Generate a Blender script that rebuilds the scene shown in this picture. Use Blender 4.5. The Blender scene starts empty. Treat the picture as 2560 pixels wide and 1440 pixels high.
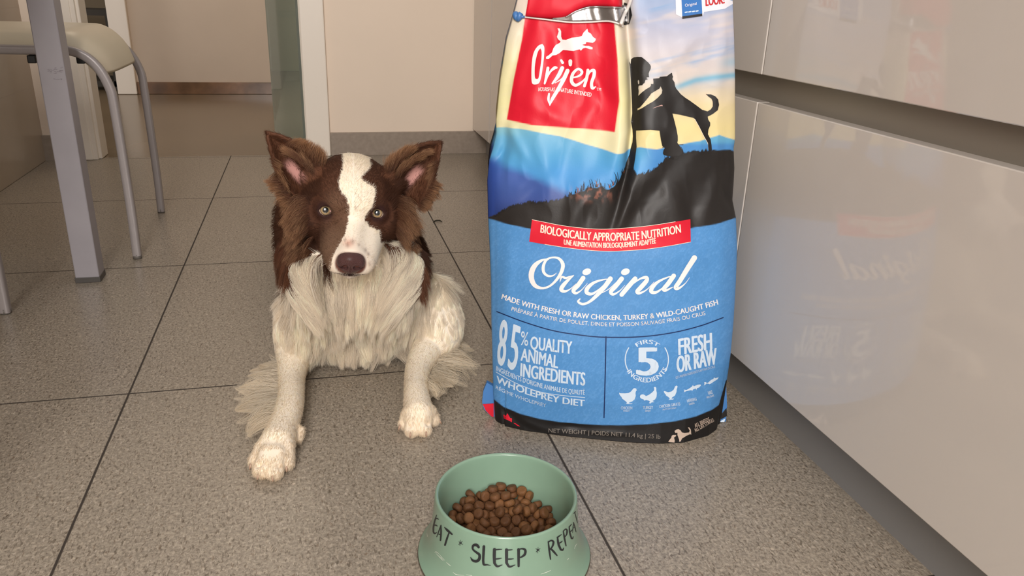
import bpy, bmesh, math, random
import numpy as np
from mathutils import Vector, Matrix, geometry
from mathutils.bvhtree import BVHTree

random.seed(7)
rng = np.random.default_rng(7)
SC = bpy.context.scene
COL = SC.collection
PI = math.pi

# ---------------------------------------------------------------- camera
CR = np.array([0.97044356, -0.2393188, 0.03107743])
CU = np.array([0.05698409, 0.35237504, 0.93412239])
CF = np.array([0.23450396, 0.90474214, -0.35559745])
CO = np.array([0.0, 0.0, 0.6])
FPX = 1955.13
cam = bpy.data.objects.new('camera', bpy.data.cameras.new('camera'))
COL.objects.link(cam)
cam.matrix_world = Matrix(((CR[0], CU[0], -CF[0], CO[0]), (CR[1], CU[1], -CF[1], CO[1]),
                           (CR[2], CU[2], -CF[2], CO[2]), (0, 0, 0, 1)))
cam.data.sensor_width = 36
cam.data.lens = FPX * 36 / 2560
cam.data.clip_start = 0.02
SC.camera = cam

# ---------------------------------------------------------------- world, light, exposure
world = bpy.data.worlds.new('world')
SC.world = world
world.use_nodes = True
bg = world.node_tree.nodes['Background']
bg.inputs[0].default_value = (0.94, 0.90, 0.89, 1)
bg.inputs[1].default_value = 0.33


def area(name, loc, target, sx, sy, power, col):
    d = bpy.data.lights.new(name, 'AREA')
    d.shape = 'RECTANGLE'
    d.size = sx
    d.size_y = sy
    d.energy = power
    d.color = col
    o = bpy.data.objects.new(name, d)
    COL.objects.link(o)
    o.location = loc
    o.rotation_euler = (Vector(target) - Vector(loc)).to_track_quat('-Z', 'Y').to_euler()
    return o


area('window_daylight', (-0.80, -1.9, 1.65), (0.35, 1.2, 0.15), 1.5, 1.6, 98, (1.0, 0.95, 0.91))
area('hall_lamp', (-0.3, 3.9, 2.3), (-0.5, 4.2, 0), 0.5, 0.5, 4.2, (1.0, 0.82, 0.64))

SC.view_settings.view_transform = 'Standard'
SC.view_settings.look = 'None'
SC.view_settings.gamma = 1
SC.view_settings.exposure = 0.9
SC.view_settings.use_curve_mapping = False
SC.cycles.max_bounces = 8
SC.cycles.use_denoising = True


# ---------------------------------------------------------------- numeric helpers
def rays(px):
    px = np.atleast_2d(np.asarray(px, float))
    d = (px[:, :1] - 1280) * CR - (px[:, 1:2] - 720) * CU + FPX * CF
    return d / np.linalg.norm(d, axis=1, keepdims=True)


def proj(P):
    d = np.atleast_2d(P) - CO
    z = d @ CF
    return np.stack([1280 + FPX * (d @ CR) / z, 720 - FPX * (d @ CU) / z], 1)


def at(x, y, X=None, Y=None, Z=None):
    d = rays([x, y])[0]
    if X is not None: t = (X - CO[0]) / d[0]
    if Y is not None: t = (Y - CO[1]) / d[1]
    if Z is not None: t = (Z - CO[2]) / d[2]
    return CO + t * d


def lin(c):
    """'#rrggbb' or 0-255 tuple -> linear rgba"""
    if isinstance(c, str):
        c = [int(c[i:i + 2], 16) for i in (1, 3, 5)]
    c = np.asarray(c, float) / 255
    l = np.where(c <= 0.04045, c / 12.92, ((c + 0.055) / 1.055) ** 2.4)
    return (float(l[0]), float(l[1]), float(l[2]), 1.0)


def vnoise(P, seed=0):
    """smooth value noise, P (n,2|3) -> (n,) in -1..1"""
    P = np.asarray(P, float)
    if P.shape[1] == 2: P = np.c_[P, np.zeros(len(P))]
    i = np.floor(P).astype(np.int64)
    f = P - i
    f = f * f * (3 - 2 * f)

    def h(a, b, c):
        n = (a * 374761393 + b * 668265263 + c * 2147483647 + seed * 1274126177) & 0xffffffff
        n = ((n ^ (n >> 13)) * 1274126177) & 0xffffffff
        n = n ^ (n >> 16)
        return (n & 0xffff) / 32767.5 - 1
    r = 0
    for dx in (0, 1):
        for dy in (0, 1):
            for dz in (0, 1):
                w = (f[:, 0] if dx else 1 - f[:, 0]) * (f[:, 1] if dy else 1 - f[:, 1]) * (f[:, 2] if dz else 1 - f[:, 2])
                r = r + w * h(i[:, 0] + dx, i[:, 1] + dy, i[:, 2] + dz)
    return r


def fbm(P, oct=4, seed=0):
    r, a = 0, 1.0
    P = np.asarray(P, float)
    for k in range(oct):
        r = r + a * vnoise(P * 2 ** k + 13.7 * k, seed + k)
        a *= 0.5
    return r / 1.9


def smooth(x, a, b):
    t = np.clip((x - a) / (b - a), 0, 1)
    return t * t * (3 - 2 * t)


def interp(x, xs, ys):
    return np.interp(x, xs, ys)


def cspline(pts, n):
    """Catmull-Rom through pts -> n points"""
    P = np.asarray(pts, float)
    Q = np.vstack([2 * P[0] - P[1], P, 2 * P[-1] - P[-2]])
    t = np.linspace(0, len(P) - 1 - 1e-9, n)
    i = t.astype(int)
    f = (t - i)[:, None]
    a, b, c, d = Q[i], Q[i + 1], Q[i + 2], Q[i + 3]
    return 0.5 * (2 * b + (c - a) * f + (2 * a - 5 * b + 4 * c - d) * f ** 2 + (3 * b - a - 3 * c + d) * f ** 3)


# ---------------------------------------------------------------- materials
def mat(name, col, rough=0.5, metal=0.0, coat=0.0, spec=0.5, noise=0.0, nscale=8.0, bump=0.0, bscale=200.0, attr=None,
        sub=0.0, trans=0.0, coatr=0.05):
    m = bpy.data.materials.new(name)
    m.use_nodes = True
    N, L = m.node_tree.nodes, m.node_tree.links
    b = N['Principled BSDF']
    c = lin(col) if isinstance(col, str) or max(col[:3]) > 1 else tuple(col[:3]) + (1,)
    b.inputs['Base Color'].default_value = c
    b.inputs['Roughness'].default_value = rough
    b.inputs['Metallic'].default_value = metal
    b.inputs['Coat Weight'].default_value = coat
    b.inputs['Coat Roughness'].default_value = coatr
    b.inputs['Specular IOR Level'].default_value = spec
    b.inputs['Subsurface Weight'].default_value = sub
    b.inputs['Subsurface Scale'].default_value = 0.01
    b.inputs['Transmission Weight'].default_value = trans
    src = None
    if attr:
        a = N.new('ShaderNodeAttribute')
        a.attribute_name = attr
        src = a.outputs['Color']
        L.new(src, b.inputs['Base Color'])
    tc = N.new('ShaderNodeTexCoord')
    if noise:
        n = N.new('ShaderNodeTexNoise')
        n.inputs['Scale'].default_value = nscale
        n.inputs['Detail'].default_value = 5
        L.new(tc.outputs['Object'], n.inputs['Vector'])
        mr = N.new('ShaderNodeMapRange')
        mr.inputs['From Min'].default_value = 0.25
        mr.inputs['From Max'].default_value = 0.75
        mr.inputs['To Min'].default_value = 1 - noise
        mr.inputs['To Max'].default_value = 1 + noise
        L.new(n.outputs['Fac'], mr.inputs['Value'])
        vm = N.new('ShaderNodeVectorMath')
        vm.operation = 'SCALE'
        if src: L.new(src, vm.inputs[0])
        else: vm.inputs[0].default_value = c[:3]
        L.new(mr.outputs[0], vm.inputs['Scale'])
        L.new(vm.outputs[0], b.inputs['Base Color'])
    if bump:
        n = N.new('ShaderNodeTexNoise')
        n.inputs['Scale'].default_value = bscale
        n.inputs['Detail'].default_value = 3
        L.new(tc.outputs['Object'], n.inputs['Vector'])
        bp = N.new('ShaderNodeBump')
        bp.inputs['Strength'].default_value = bump
        bp.inputs['Distance'].default_value = 0.002
        L.new(n.outputs['Fac'], bp.inputs['Height'])
        L.new(bp.outputs[0], b.inputs['Normal'])
    return m


# ---------------------------------------------------------------- object helpers
def obj(name, verts, faces, mats=None, parent=None, smooth_=False, midx=None, loc=None):
    me = bpy.data.meshes.new(name)
    me.from_pydata([tuple(map(float, v)) for v in verts], [], [tuple(map(int, f)) for f in faces])
    me.update()
    o = bpy.data.objects.new(name, me)
    COL.objects.link(o)
    if mats is not None:
        for m in (mats if isinstance(mats, (list, tuple)) else [mats]):
            me.materials.append(m)
    if midx is not None:
        me.polygons.foreach_set('material_index', np.asarray(midx, dtype=np.int32))
    if smooth_:
        me.polygons.foreach_set('use_smooth', [True] * len(me.polygons))
    if parent is not None: setparent(o, parent)
    return o


def setparent(o, p):
    o.parent = p
    o.matrix_parent_inverse = p.matrix_world.inverted()


def bmobj(name, bm, mats=None, parent=None, smooth_=False):
    me = bpy.data.meshes.new(name)
    bmesh.ops.recalc_face_normals(bm, faces=bm.faces[:])
    bm.to_mesh(me)
    bm.free()
    o = bpy.data.objects.new(name, me)
    COL.objects.link(o)
    if mats is not None:
        for m in (mats if isinstance(mats, (list, tuple)) else [mats]):
            me.materials.append(m)
    if smooth_:
        me.polygons.foreach_set('use_smooth', [True] * len(me.polygons))
    if parent is not None: setparent(o, parent)
    return o


def add_box(bm, lo, hi, bevel=0.0, seg=2, rot=None, mi=0):
    lo, hi = np.array(lo, float), np.array(hi, float)
    r = bmesh.ops.create_cube(bm, size=1.0)
    vs = r['verts']
    for v in vs:
        v.co = Vector((lo + hi) / 2 + np.array(v.co) * (hi - lo))
    if rot is not None:
        bmesh.ops.transform(bm, matrix=rot, verts=vs)
    fs = list({f for v in vs for f in v.link_faces})
    if bevel:
        es = list({e for v in vs for e in v.link_edges})
        rr = bmesh.ops.bevel(bm, geom=es, offset=bevel, segments=seg, affect='EDGES', profile=0.5)
        fs = list({f for v in rr['verts'] for f in v.link_faces} | set(f for f in fs if f.is_valid))
    for f in fs:
        if f.is_valid: f.material_index = mi
    return vs


def box(name, lo, hi, m, parent=None, bevel=0.0, seg=2):
    bm = bmesh.new()
    add_box(bm, lo, hi, bevel, seg)
    return bmobj(name, bm, m, parent)


def tube_data(pts, rad, n=12, caps=True, sq=0):
    """returns verts, faces of a tube swept along pts (rad scalar, list or (a,b) list)"""
    P = np.asarray(pts, float)
    k = len(P)
    T = np.gradient(P, axis=0)
    T /= np.linalg.norm(T, axis=1, keepdims=True) + 1e-12
    ref = np.array([0, 0, 1.0]) if abs(T[0][2]) < 0.9 else np.array([1.0, 0, 0])
    A = np.cross(T[0], ref)
    A /= np.linalg.norm(A)
    rad = np.broadcast_to(np.asarray(rad, float), (k,))
    V = []
    for i in range(k):
        A = A - T[i] * (A @ T[i])
        A /= np.linalg.norm(A)
        B = np.cross(T[i], A)
        for j in range(n):
            a = 2 * PI * j / n
            e = 1.0 if not sq else (abs(math.cos(a)) ** sq + abs(math.sin(a)) ** sq) ** (-1 / sq)
            V.append(P[i] + rad[i] * e * (math.cos(a) * A + math.sin(a) * B))
    F = []
    for i in range(k - 1):
        for j in range(n):
            j2 = (j + 1) % n
            F.append((i * n + j, i * n + j2, (i + 1) * n + j2, (i + 1) * n + j))
    if caps:
        F.append(tuple(range(n - 1, -1, -1)))
        F.append(tuple((k - 1) * n + j for j in range(n)))
    return V, F


def tube(name, pts, rad, m, parent=None, n=12):
    V, F = tube_data(pts, rad, n)
    return obj(name, V, F, m, parent, True)


def lathe_data(prof, center, n=96):
    V, F = [], []
    for r, z in prof:
        for j in range(n):
            a = 2 * PI * j / n
            V.append((center[0] + r * math.cos(a), center[1] + r * math.sin(a), center[2] + z))
    for i in range(len(prof) - 1):
        for j in range(n):
            j2 = (j + 1) % n
            F.append((i * n + j, i * n + j2, (i + 1) * n + j2, (i + 1) * n + j))
    return V, F


def empty(name, loc=(0, 0, 0), rz=0.0):
    o = bpy.data.objects.new(name, None)
    COL.objects.link(o)
    o.location = loc
    o.rotation_euler = (0, 0, rz)
    o.empty_display_size = 0.05
    bpy.context.view_layer.update()
    return o


def tag(o, label, cat, group=None):
    o['label'] = label
    o['category'] = cat
    if group: o['group'] = group
    return o


def struct(o, label=None, cat=None):
    o['kind'] = 'structure'
    if label: o['label'] = label
    if cat: o['category'] = cat
    return o


# ---------------------------------------------------------------- flat artwork laid on a curved surface
class Art:
    """collects flat shapes drawn in a 2-D layout and lays them on a surface found by ray"""
    def __init__(self, bvh, cell=10.0):
        self.bvh, self.cell = bvh, cell
        self.V, self.F, self.M, self.mats = [], [], [], []

    def _mi(self, m):
        if m not in self.mats: self.mats.append(m)
        return self.mats.index(m)

    def add(self, pts, faces, m, lvl=1, cell=None):
        cell = cell or self.cell
        bm = bmesh.new()
        vs = [bm.verts.new((float(p[0]), float(p[1]), 0)) for p in pts]
        for f in faces:
            try: bm.faces.new([vs[i] for i in f])
            except ValueError: pass
        P = np.asarray(pts, float)
        for ax in (0, 1):
            a, b = P[:, ax].min(), P[:, ax].max()
            for c in np.arange(math.ceil(a / cell) * cell, b, cell):
                no = (1, 0, 0) if ax == 0 else (0, 1, 0)
                co = (c, 0, 0) if ax == 0 else (0, c, 0)
                bmesh.ops.bisect_plane(bm, geom=bm.verts[:] + bm.edges[:] + bm.faces[:], plane_co=co, plane_no=no, dist=1e-4)
        bm.verts.index_update()
        Q = np.array([v.co[:2] for v in bm.verts])
        D = rays(Q)
        self.cnt = getattr(self, 'cnt', 0) + 1
        off = 0.0002 + 0.00028 * lvl + 1e-5 * (self.cnt % 16)
        W, ok = [], []
        o = Vector(CO)
        for d in D:
            hit, no, idx, dist = self.bvh.ray_cast(o, Vector(d))
            if hit is None:
                W.append((0, 0, 0)); ok.append(False); continue
            W.append(tuple(hit + Vector(-d) * off)); ok.append(True)
        base = len(self.V)
        self.V += W
        mi = self._mi(m)
        for f in bm.faces:
            ix = [v.index for v in f.verts]
            a2 = sum(Q[ix[i]][0] * Q[ix[(i + 1) % len(ix)]][1] - Q[ix[(i + 1) % len(ix)]][0] * Q[ix[i]][1] for i in range(len(ix)))
            if a2 > 0: ix = ix[::-1]
            if all(ok[i] for i in ix):
                self.F.append([base + i for i in ix]); self.M.append(mi)
        bm.free()

    def poly(self, pts, m, lvl=1, holes=(), cell=None):
        loops = [[Vector((p[0], p[1], 0)) for p in pts]] + [[Vector((p[0], p[1], 0)) for p in h] for h in holes]
        tris = geometry.tessellate_polygon(loops)
        allp = [(v[0], v[1]) for l in loops for v in l]
        self.add(allp, tris, m, lvl, cell)

    def blob(self, pts, m, lvl=1, n=None, cell=None):
        """closed smooth outline"""
        P = list(pts)
        Q = cspline(P[-2:] + P + P[:2], (len(P) + 3) * 6 + 1)
        a = 12
        Q = Q[a:len(Q) - 12]
        self.poly(Q[:-1] if np.allclose(Q[0], Q[-1]) else Q, m, lvl, cell=cell)

    def stroke(self, pts, w, m, lvl=1, n=40, cell=None, cap=True):
        """pts (x,y) spline, widths per control point"""
        w = np.broadcast_to(np.asarray(w, float), (len(pts),))
        P = cspline(np.c_[np.asarray(pts, float), w], n)
        T = np.gradient(P[:, :2], axis=0)
        T /= np.linalg.norm(T, axis=1, keepdims=True) + 1e-9
        Nn = np.stack([-T[:, 1], T[:, 0]], 1)
        hw = np.maximum(P[:, 2:3], 0.15) / 2
        A, B = P[:, :2] + Nn * hw, P[:, :2] - Nn * hw
        pts2 = list(A) + list(B)
        faces = [(i, i + 1, n + i + 1, n + i) for i in range(n - 1)]
        if cap:
            for e, s in ((0, -1), (n - 1, 1)):
                c, h = P[e, :2], hw[e, 0]
                if h < 0.8: continue
                base = len(pts2)
                arc = []
                for k in range(1, 8):
                    a = PI * k / 8
                    arc.append(c + Nn[e] * h * math.cos(a) + s * T[e] * h * math.sin(a))
                pts2 += arc
                faces.append([e] + [base + k for k in range(7)] + [n + e])
        self.add(pts2, faces, m, lvl, cell)

    def text(self, s, p0, p1, cap, m, lvl=2, sag=0.0, bold=0.0, lean=0.0, cell=14, vert=None, space=1.0):
        """string fitted between baseline points p0,p1; cap = capital height; sag = baseline drop at mid"""
        V, T = glyphs(s, 0.0, space)
        x0, x1 = V[:, 0].min(), V[:, 0].max()
        if bold:
            V0, T0 = V, T
            V, T = [], []
            sx = cap * 0.0 + bold * 1.5
            # width of the stem grows by bold*cap in the drawn layout
            unit = (x1 - x0) / max(1e-6, math.hypot(p1[0] - p0[0], p1[1] - p0[1]))
            dxs = bold * cap * unit
            for kx, ky in ((-1, 0), (1, 0), (-0.4, 0.012), (0.4, -0.012)):
                T += [tuple(i + len(V) * len(V0) for i in t) for t in T0]
                V.append(V0 + np.array([kx * dxs, ky]))
            V = np.vstack(V)
            x0, x1 = V[:, 0].min(), V[:, 0].max()
        u = (V[:, 0] - x0) / (x1 - x0)
        p0, p1 = np.array(p0, float), np.array(p1, float)
        base = p0 + u[:, None] * (p1 - p0)
        base[:, 1] += sag * 4 * u * (1 - u)
        slope = (p1[1] - p0[1]) / (p1[0] - p0[0]) + sag * 4 * (1 - 2 * u) / (p1[0] - p0[0])
        h = V[:, 1] * cap
        k = 0.75 if vert is None else vert
        upx = slope * k + lean
        Q = np.stack([base[:, 0] + h * upx, base[:, 1] - h], 1)
        self.add(Q, T, m, lvl, cell)

    def arctext(self, s, c, r, a0, a1, cap, m, lvl=2, bold=0.0, inside=False, yr=1.0):
        V, T = glyphs(s, 0.0)
        if bold:
            V0, T0 = V, T
            V = np.vstack([V0 - [bold, 0], V0 + [bold, 0]])
            T = list(T0) + [tuple(i + len(V0) for i in t) for t in T0]
        x0, x1 = V[:, 0].min(), V[:, 0].max()
        u = (V[:, 0] - x0) / (x1 - x0)
        a = np.radians(a0 + (a1 - a0) * u)
        rr = r + (V[:, 1] * cap) * (-1 if inside else 1)
        Q = np.stack([c[0] + rr * np.cos(a), c[1] - rr * np.sin(a) * yr], 1)
        self.add(Q, T, m, lvl, 14)

    def build(self, name, parent, label=None):
        o = obj(name, self.V, self.F, self.mats, parent, True, self.M)
        if label: o['label'] = label
        return o


_gl = {}


def glyphs(s, bold=0.0, space=1.0):
    key = (s, bold, space)
    if key in _gl: return _gl[key]

    def mk(t):
        cu = bpy.data.curves.new('t', 'FONT')
        cu.body = t
        cu.offset = bold
        cu.resolution_u = 4
        cu.space_character = space
        cu.fill_mode = 'FRONT'
        o = bpy.data.objects.new('t', cu)
        COL.objects.link(o)
        dg = bpy.context.evaluated_depsgraph_get()
        me = o.evaluated_get(dg).to_mesh()
        V = np.array([v.co[:2] for v in me.vertices])
        T = [tuple(p.vertices) for p in me.polygons]
        o.evaluated_get(dg).to_mesh_clear()
        bpy.data.objects.remove(o)
        bpy.data.curves.remove(cu)
        return V, T
    H, _ = mk('H')
    hh = H[:, 1].max() - H[:, 1].min()
    y0 = H[:, 1].min()
    V, T = mk(s)
    V = V.copy()
    V[:, 1] = (V[:, 1] - y0) / hh
    _gl[key] = (V, T)
    return V, T
# ================================================================ room
def floor_material(name, base, dark, tile, gl=0.32, x0=-0.30, y0=0.568, grout=(60, 52, 45), speck=True):
    m = bpy.data.materials.new(name)
    m.use_nodes = True
    N, L = m.node_tree.nodes, m.node_tree.links
    b = N['Principled BSDF']
    geo = N.new('ShaderNodeNewGeometry')
    P = geo.outputs['Position']

    def noise(scale, detail=2, vec=P, dist=0.0, rough=0.5):
        n = N.new('ShaderNodeTexNoise')
        n.inputs['Scale'].default_value = scale
        n.inputs['Detail'].default_value = detail
        n.inputs['Distortion'].default_value = dist
        n.inputs['Roughness'].default_value = rough
        L.new(vec, n.inputs['Vector'])
        return n

    def rng_(sock, a, b_, c=0.0, d=1.0):
        r = N.new('ShaderNodeMapRange')
        for k, v in zip(('From Min', 'From Max', 'To Min', 'To Max'), (a, b_, c, d)): r.inputs[k].default_value = v
        L.new(sock, r.inputs['Value'])
        return r.outputs[0]

    def mix(f, a, c):
        x = N.new('ShaderNodeMix')
        x.data_type = 'RGBA'
        L.new(f, x.inputs[0])
        for s, v in ((x.inputs[6], a), (x.inputs[7], c)):
            if isinstance(v, tuple): s.default_value = v
            else: L.new(v, s)
        return x.outputs[2]

    def math_(op, a, c=None):
        x = N.new('ShaderNodeMath')
        x.operation = op
        for s, v in zip(x.inputs, (a, c)):
            if v is None: continue
            if isinstance(v, (int, float)): s.default_value = v
            else: L.new(v, s)
        return x.outputs[0]
    n1 = noise(2.2, 6)
    col = mix(rng_(n1.outputs['Fac'], 0.3, 0.7), lin(base), lin(tuple(np.array(base) * 0.90)))
    if speck:
        n2 = noise(260, 4, rough=0.7)
        col = mix(rng_(n2.outputs['Fac'], 0.42, 0.60, 0.0, 0.9), col, lin(tuple(np.array(base) * 0.74)))
        n2b = noise(170, 3, rough=0.6)
        col = mix(rng_(n2b.outputs['Fac'], 0.52, 0.66, 0.0, 0.5), col, lin(tuple(np.minimum(np.array(base) * 1.16, 255))))
        # thin dark flakes: narrow bands of a distorted noise, broken up by a second one
        def flecks(ang, scale, lo, hi, strg, colr, col):
            mp = N.new('ShaderNodeMapping')
            mp.inputs['Rotation'].default_value = (0, 0, math.radians(ang))
            mp.inputs['Scale'].default_value = (1.0, 0.36, 1.0)
            mp.inputs['Location'].default_value = (ang, scale * .01, 0)
            L.new(P, mp.inputs['Vector'])
            n3 = noise(scale, 2, vec=mp.outputs[0], dist=0.6)
            return mix(rng_(n3.outputs['Fac'], lo, hi, 0.0, strg), col, lin(colr))
        col = flecks(38, 340, 0.60, 0.67, 0.62, dark, col)
        col = flecks(-25, 280, 0.62, 0.68, 0.55, dark, col)
        col = flecks(70, 300, 0.64, 0.69, 0.6, (112, 92, 72), col)
        col = flecks(10, 380, 0.62, 0.69, 0.7, (196, 184, 168), col)
        v = N.new('ShaderNodeTexVoronoi')
        v.inputs['Scale'].default_value = 62
        L.new(P, v.inputs['Vector'])
        n5 = noise(30, 1)
        lt = math_('MULTIPLY', rng_(v.outputs['Distance'], 0.10, 0.16, 1.0, 0.0), rng_(n5.outputs['Fac'], 0.62, 0.66))
        col = mix(lt, col, lin((196, 182, 162)))
    if tile:
        sx = N.new('ShaderNodeSeparateXYZ')
        L.new(P, sx.inputs[0])
        fs = []
        for ax, o0, pitch in ((0, x0, 0.605), (1, y0, 0.608)):
            u = math_('DIVIDE', math_('SUBTRACT', sx.outputs[ax], o0), pitch)
            fr = math_('FRACT', math_('ADD', u, 100.5))
            d = math_('MULTIPLY', math_('ABSOLUTE', math_('SUBTRACT', fr, 0.5)), pitch)
            fs.append(rng_(d, 0.0011, 0.0020, 1.0, 0.0))
        g = math_('MAXIMUM', fs[0], fs[1])
        col = mix(g, col, lin(grout))
        bp = N.new('ShaderNodeBump')
        bp.inputs['Distance'].default_value = 0.001
        bp.inputs['Strength'].default_value = 0.6
        L.new(math_('SUBTRACT', 1.0, g), bp.inputs['Height'])
        L.new(bp.outputs[0], b.inputs['Normal'])
        L.new(rng_(g, 0, 1, gl, 0.8), b.inputs['Roughness'])
    else:
        b.inputs['Roughness'].default_value = gl
    L.new(col, b.inputs['Base Color'])
    return m


M = {}
M['floor'] = floor_material('grey_stone_tile', (173, 161, 144), (76, 64, 50), True)
M['hall_floor'] = floor_material('polished_brown_stone', (132, 114, 90), (60, 50, 40), False, 0.22, speck=False)
M['pale_floor'] = floor_material('pale_tile', (176, 172, 160), (60, 50, 40), True, 0.2, x0=-0.47, y0=3.62, grout=(130, 126, 118), speck=False)
M['wall'] = mat('wall_paint', (242, 224, 204), 0.65, noise=0.03, nscale=3)
M['hall_wall'] = mat('hall_wall_paint', (208, 190, 170), 0.6, noise=0.02)
M['trim'] = mat('white_lacquer', (246, 236, 222), 0.35)
M['skirt'] = mat('grey_stone_skirting', (156, 142, 128), 0.4, noise=0.12, nscale=60)
M['marble'] = mat('brown_marble', (124, 92, 66), 0.18, noise=0.5, nscale=9)
M['dark'] = mat('dark_gap', (60, 54, 46), 0.7)

fl = box('floor', (-1.0, -2.6, -0.05), (1.3, 3.02, 0), M['floor'])
struct(fl, 'grey speckled stone tile kitchen floor with thin dark joints', 'floor')
hf = box('floor', (-2.2, 3.02, -0.05), (-0.165, 6.2, -0.001), M['hall_floor'])
struct(hf, 'polished brown stone hallway floor past the doorway', 'floor')
pf = box('floor', (-0.165, 3.02, -0.05), (1.3, 6.2, -0.001), M['pale_floor'])
struct(pf, 'pale tiled floor behind the glass door', 'floor')

# back wall with the doorway left of it
bw = box('wall_back', (0.05, 3.0, 0), (1.3, 3.1, 2.5), M['wall'])
struct(bw, 'cream painted wall between the door frame and the cabinets', 'wall')
bl = box('wall_back_left', (-0.97, 3.0, 0), (-0.84, 3.1, 2.5), M['wall'])
struct(bl, 'narrow cream wall strip left of the doorway', 'wall')
hd = box('wall_above_doorway', (-0.84, 3.0, 2.08), (0.05, 3.1, 2.5), M['wall'])
struct(hd, 'wall over the doorway', 'wall')
sk = box('baseboard_back', (0.06, 2.985, 0), (1.2, 3.0, 0.085), M['skirt'], bevel=0.001)
struct(sk, 'grey stone skirting under the cream wall', 'baseboard')
sk = box('baseboard_left', (-0.905, 2.985, 0), (-0.842, 3.0, 0.085), M['skirt'])
struct(sk, 'short piece of grey skirting left of the doorway', 'baseboard')

# left wall: glossy beige wall tiles
m = mat('beige_wall_tile', (176, 160, 140), 0.22, noise=0.03)
N, L = m.node_tree.nodes, m.node_tree.links
g = N.new('ShaderNodeNewGeometry')
s = N.new('ShaderNodeSeparateXYZ'); L.new(g.outputs['Position'], s.inputs[0])
fr = N.new('ShaderNodeMath'); fr.operation = 'PINGPONG'; fr.inputs[1].default_value = 0.125
ad = N.new('ShaderNodeMath'); ad.operation = 'ADD'; ad.inputs[1].default_value = 0.001
L.new(s.outputs[2], ad.inputs[0]); L.new(ad.outputs[0], fr.inputs[0])
lt = N.new('ShaderNodeMath'); lt.operation = 'LESS_THAN'; lt.inputs[1].default_value = 0.0012
L.new(fr.outputs[0], lt.inputs[0])
bp = N.new('ShaderNodeBump'); bp.invert = True; bp.inputs['Distance'].default_value = 0.001
L.new(lt.outputs[0], bp.inputs['Height']); L.new(bp.outputs[0], N['Principled BSDF'].inputs['Normal'])
lw = box('wall_left', (-0.97, -2.6, 0), (-0.905, 3.0, 2.5), m)
struct(lw, 'glossy beige tiled wall at the left', 'wall')

# doorway trim: outer casing boards and the stepped jamb
tl = empty('door_1', (-0.76, 3.0, 0))
struct(tl, 'white lacquered door casing around the hallway opening', 'door frame')
bm = bmesh.new(); add_box(bm, (-0.845, 2.98, 0), (-0.752, 3.0, 2.12), 0.004)
bmobj('casing', bm, M['trim'], tl)
bm = bmesh.new(); add_box(bm, (-0.757, 2.985, 0), (-0.738, 3.085, 2.09), 0.002); add_box(bm, (-0.742, 3.0, 0), (-0.728, 3.088, 2.09), 0.003)
bmobj('jamb', bm, M['trim'], tl)
bm = bmesh.new(); add_box(bm, (-0.027, 2.978, 0), (0.057, 3.0, 2.12), 0.004)
bmobj('casing', bm, M['trim'], tl)
bm = bmesh.new(); add_box(bm, (-0.03, 3.0, 0), (0.05, 3.12, 2.09), 0.002)
bmobj('jamb', bm, M['trim'], tl)
bm = bmesh.new(); add_box(bm, (-0.845, 2.98, 2.05), (0.057, 3.1, 2.13), 0.004)
bmobj('header', bm, M['trim'], tl)

# hallway beyond
hw = box('wall_hall', (-1.0, 4.8, 0), (-0.216, 4.9, 2.5), M['hall_wall'])
w2 = box('wall_far', (-0.7, 6.1, 0), (1.3, 6.2, 2.5), mat('grey_green_wall', (186, 188, 166), 0.5))
struct(w2, 'dim grey green wall seen through the glass door', 'wall')
struct(hw, 'hallway wall seen through the doorway', 'wall')
hs = box('baseboard_hall', (-0.93, 4.785, 0), (-0.216, 4.8, 0.064), M['marble'], bevel=0.001)
struct(hs, 'brown marble skirting along the hallway wall', 'baseboard')
ht = box('trim_hall', (-1.03, 4.77, 0), (-0.932, 4.86, 2.1), M['trim'], bevel=0.004)
struct(ht, 'white door casing at the far end of the hallway', 'door frame')
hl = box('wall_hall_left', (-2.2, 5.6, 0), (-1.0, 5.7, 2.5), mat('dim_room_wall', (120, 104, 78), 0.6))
struct(hl, 'dim wall of the room past the hallway', 'wall')
hr = box('wall_hall_right', (1.2, 3.1, 0), (1.3, 6.2, 2.5), M['hall_wall'])
struct(hr)
hc = box('ceiling', (-2.2, 3.0, 2.5), (1.3, 6.2, 2.56), M['wall'])
struct(hc, 'hallway ceiling', 'ceiling')
# low shelf unit in the dim room beyond
ls = empty('console_shelf', (-1.3, 5.1, 0))
tag(ls, 'dark wooden shelf in the dim room past the hallway', 'shelf')
box('shelf_board', (-1.6, 4.95, 0.40), (-1.06, 5.25, 0.43), M['dark'], ls)
box('shelf_board', (-1.6, 4.95, 0.02), (-1.06, 5.25, 0.05), M['dark'], ls)
for xx in (-1.6, -1.08):
    box('upright', (xx, 4.95, 0), (xx + 0.02, 5.25, 0.40), M['dark'], ls)

# glass door leaf, open into the hallway
gm = mat('green_tinted_glass', (222, 230, 220), 0.04, spec=0.9)
gm.node_tree.nodes['Principled BSDF'].inputs['Transmission Weight'].default_value = 0.85
gm.node_tree.nodes['Principled BSDF'].inputs['IOR'].default_value = 1.12
gd = empty('door_2', (-0.03, 3.12, 0))
struct(gd, 'green tinted glass door standing open into the hallway', 'glass door')
a, b_ = np.array([-0.035, 3.11]), np.array([-0.157, 3.50])
dr = (b_ - a) / np.linalg.norm(b_ - a); nn = np.array([-dr[1], dr[0]]) * 0.005
V = [(*(a + nn), 0.008), (*(b_ + nn), 0.008), (*(b_ - nn), 0.008), (*(a - nn), 0.008)]
V += [(x, y, 2.04) for x, y, z in V]
gpo = obj('glass_pane', V, [(0, 3, 2, 1), (4, 5, 6, 7), (0, 1, 5, 4), (1, 2, 6, 5), (2, 3, 7, 6), (3, 0, 4, 7)], gm, gd)
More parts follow.
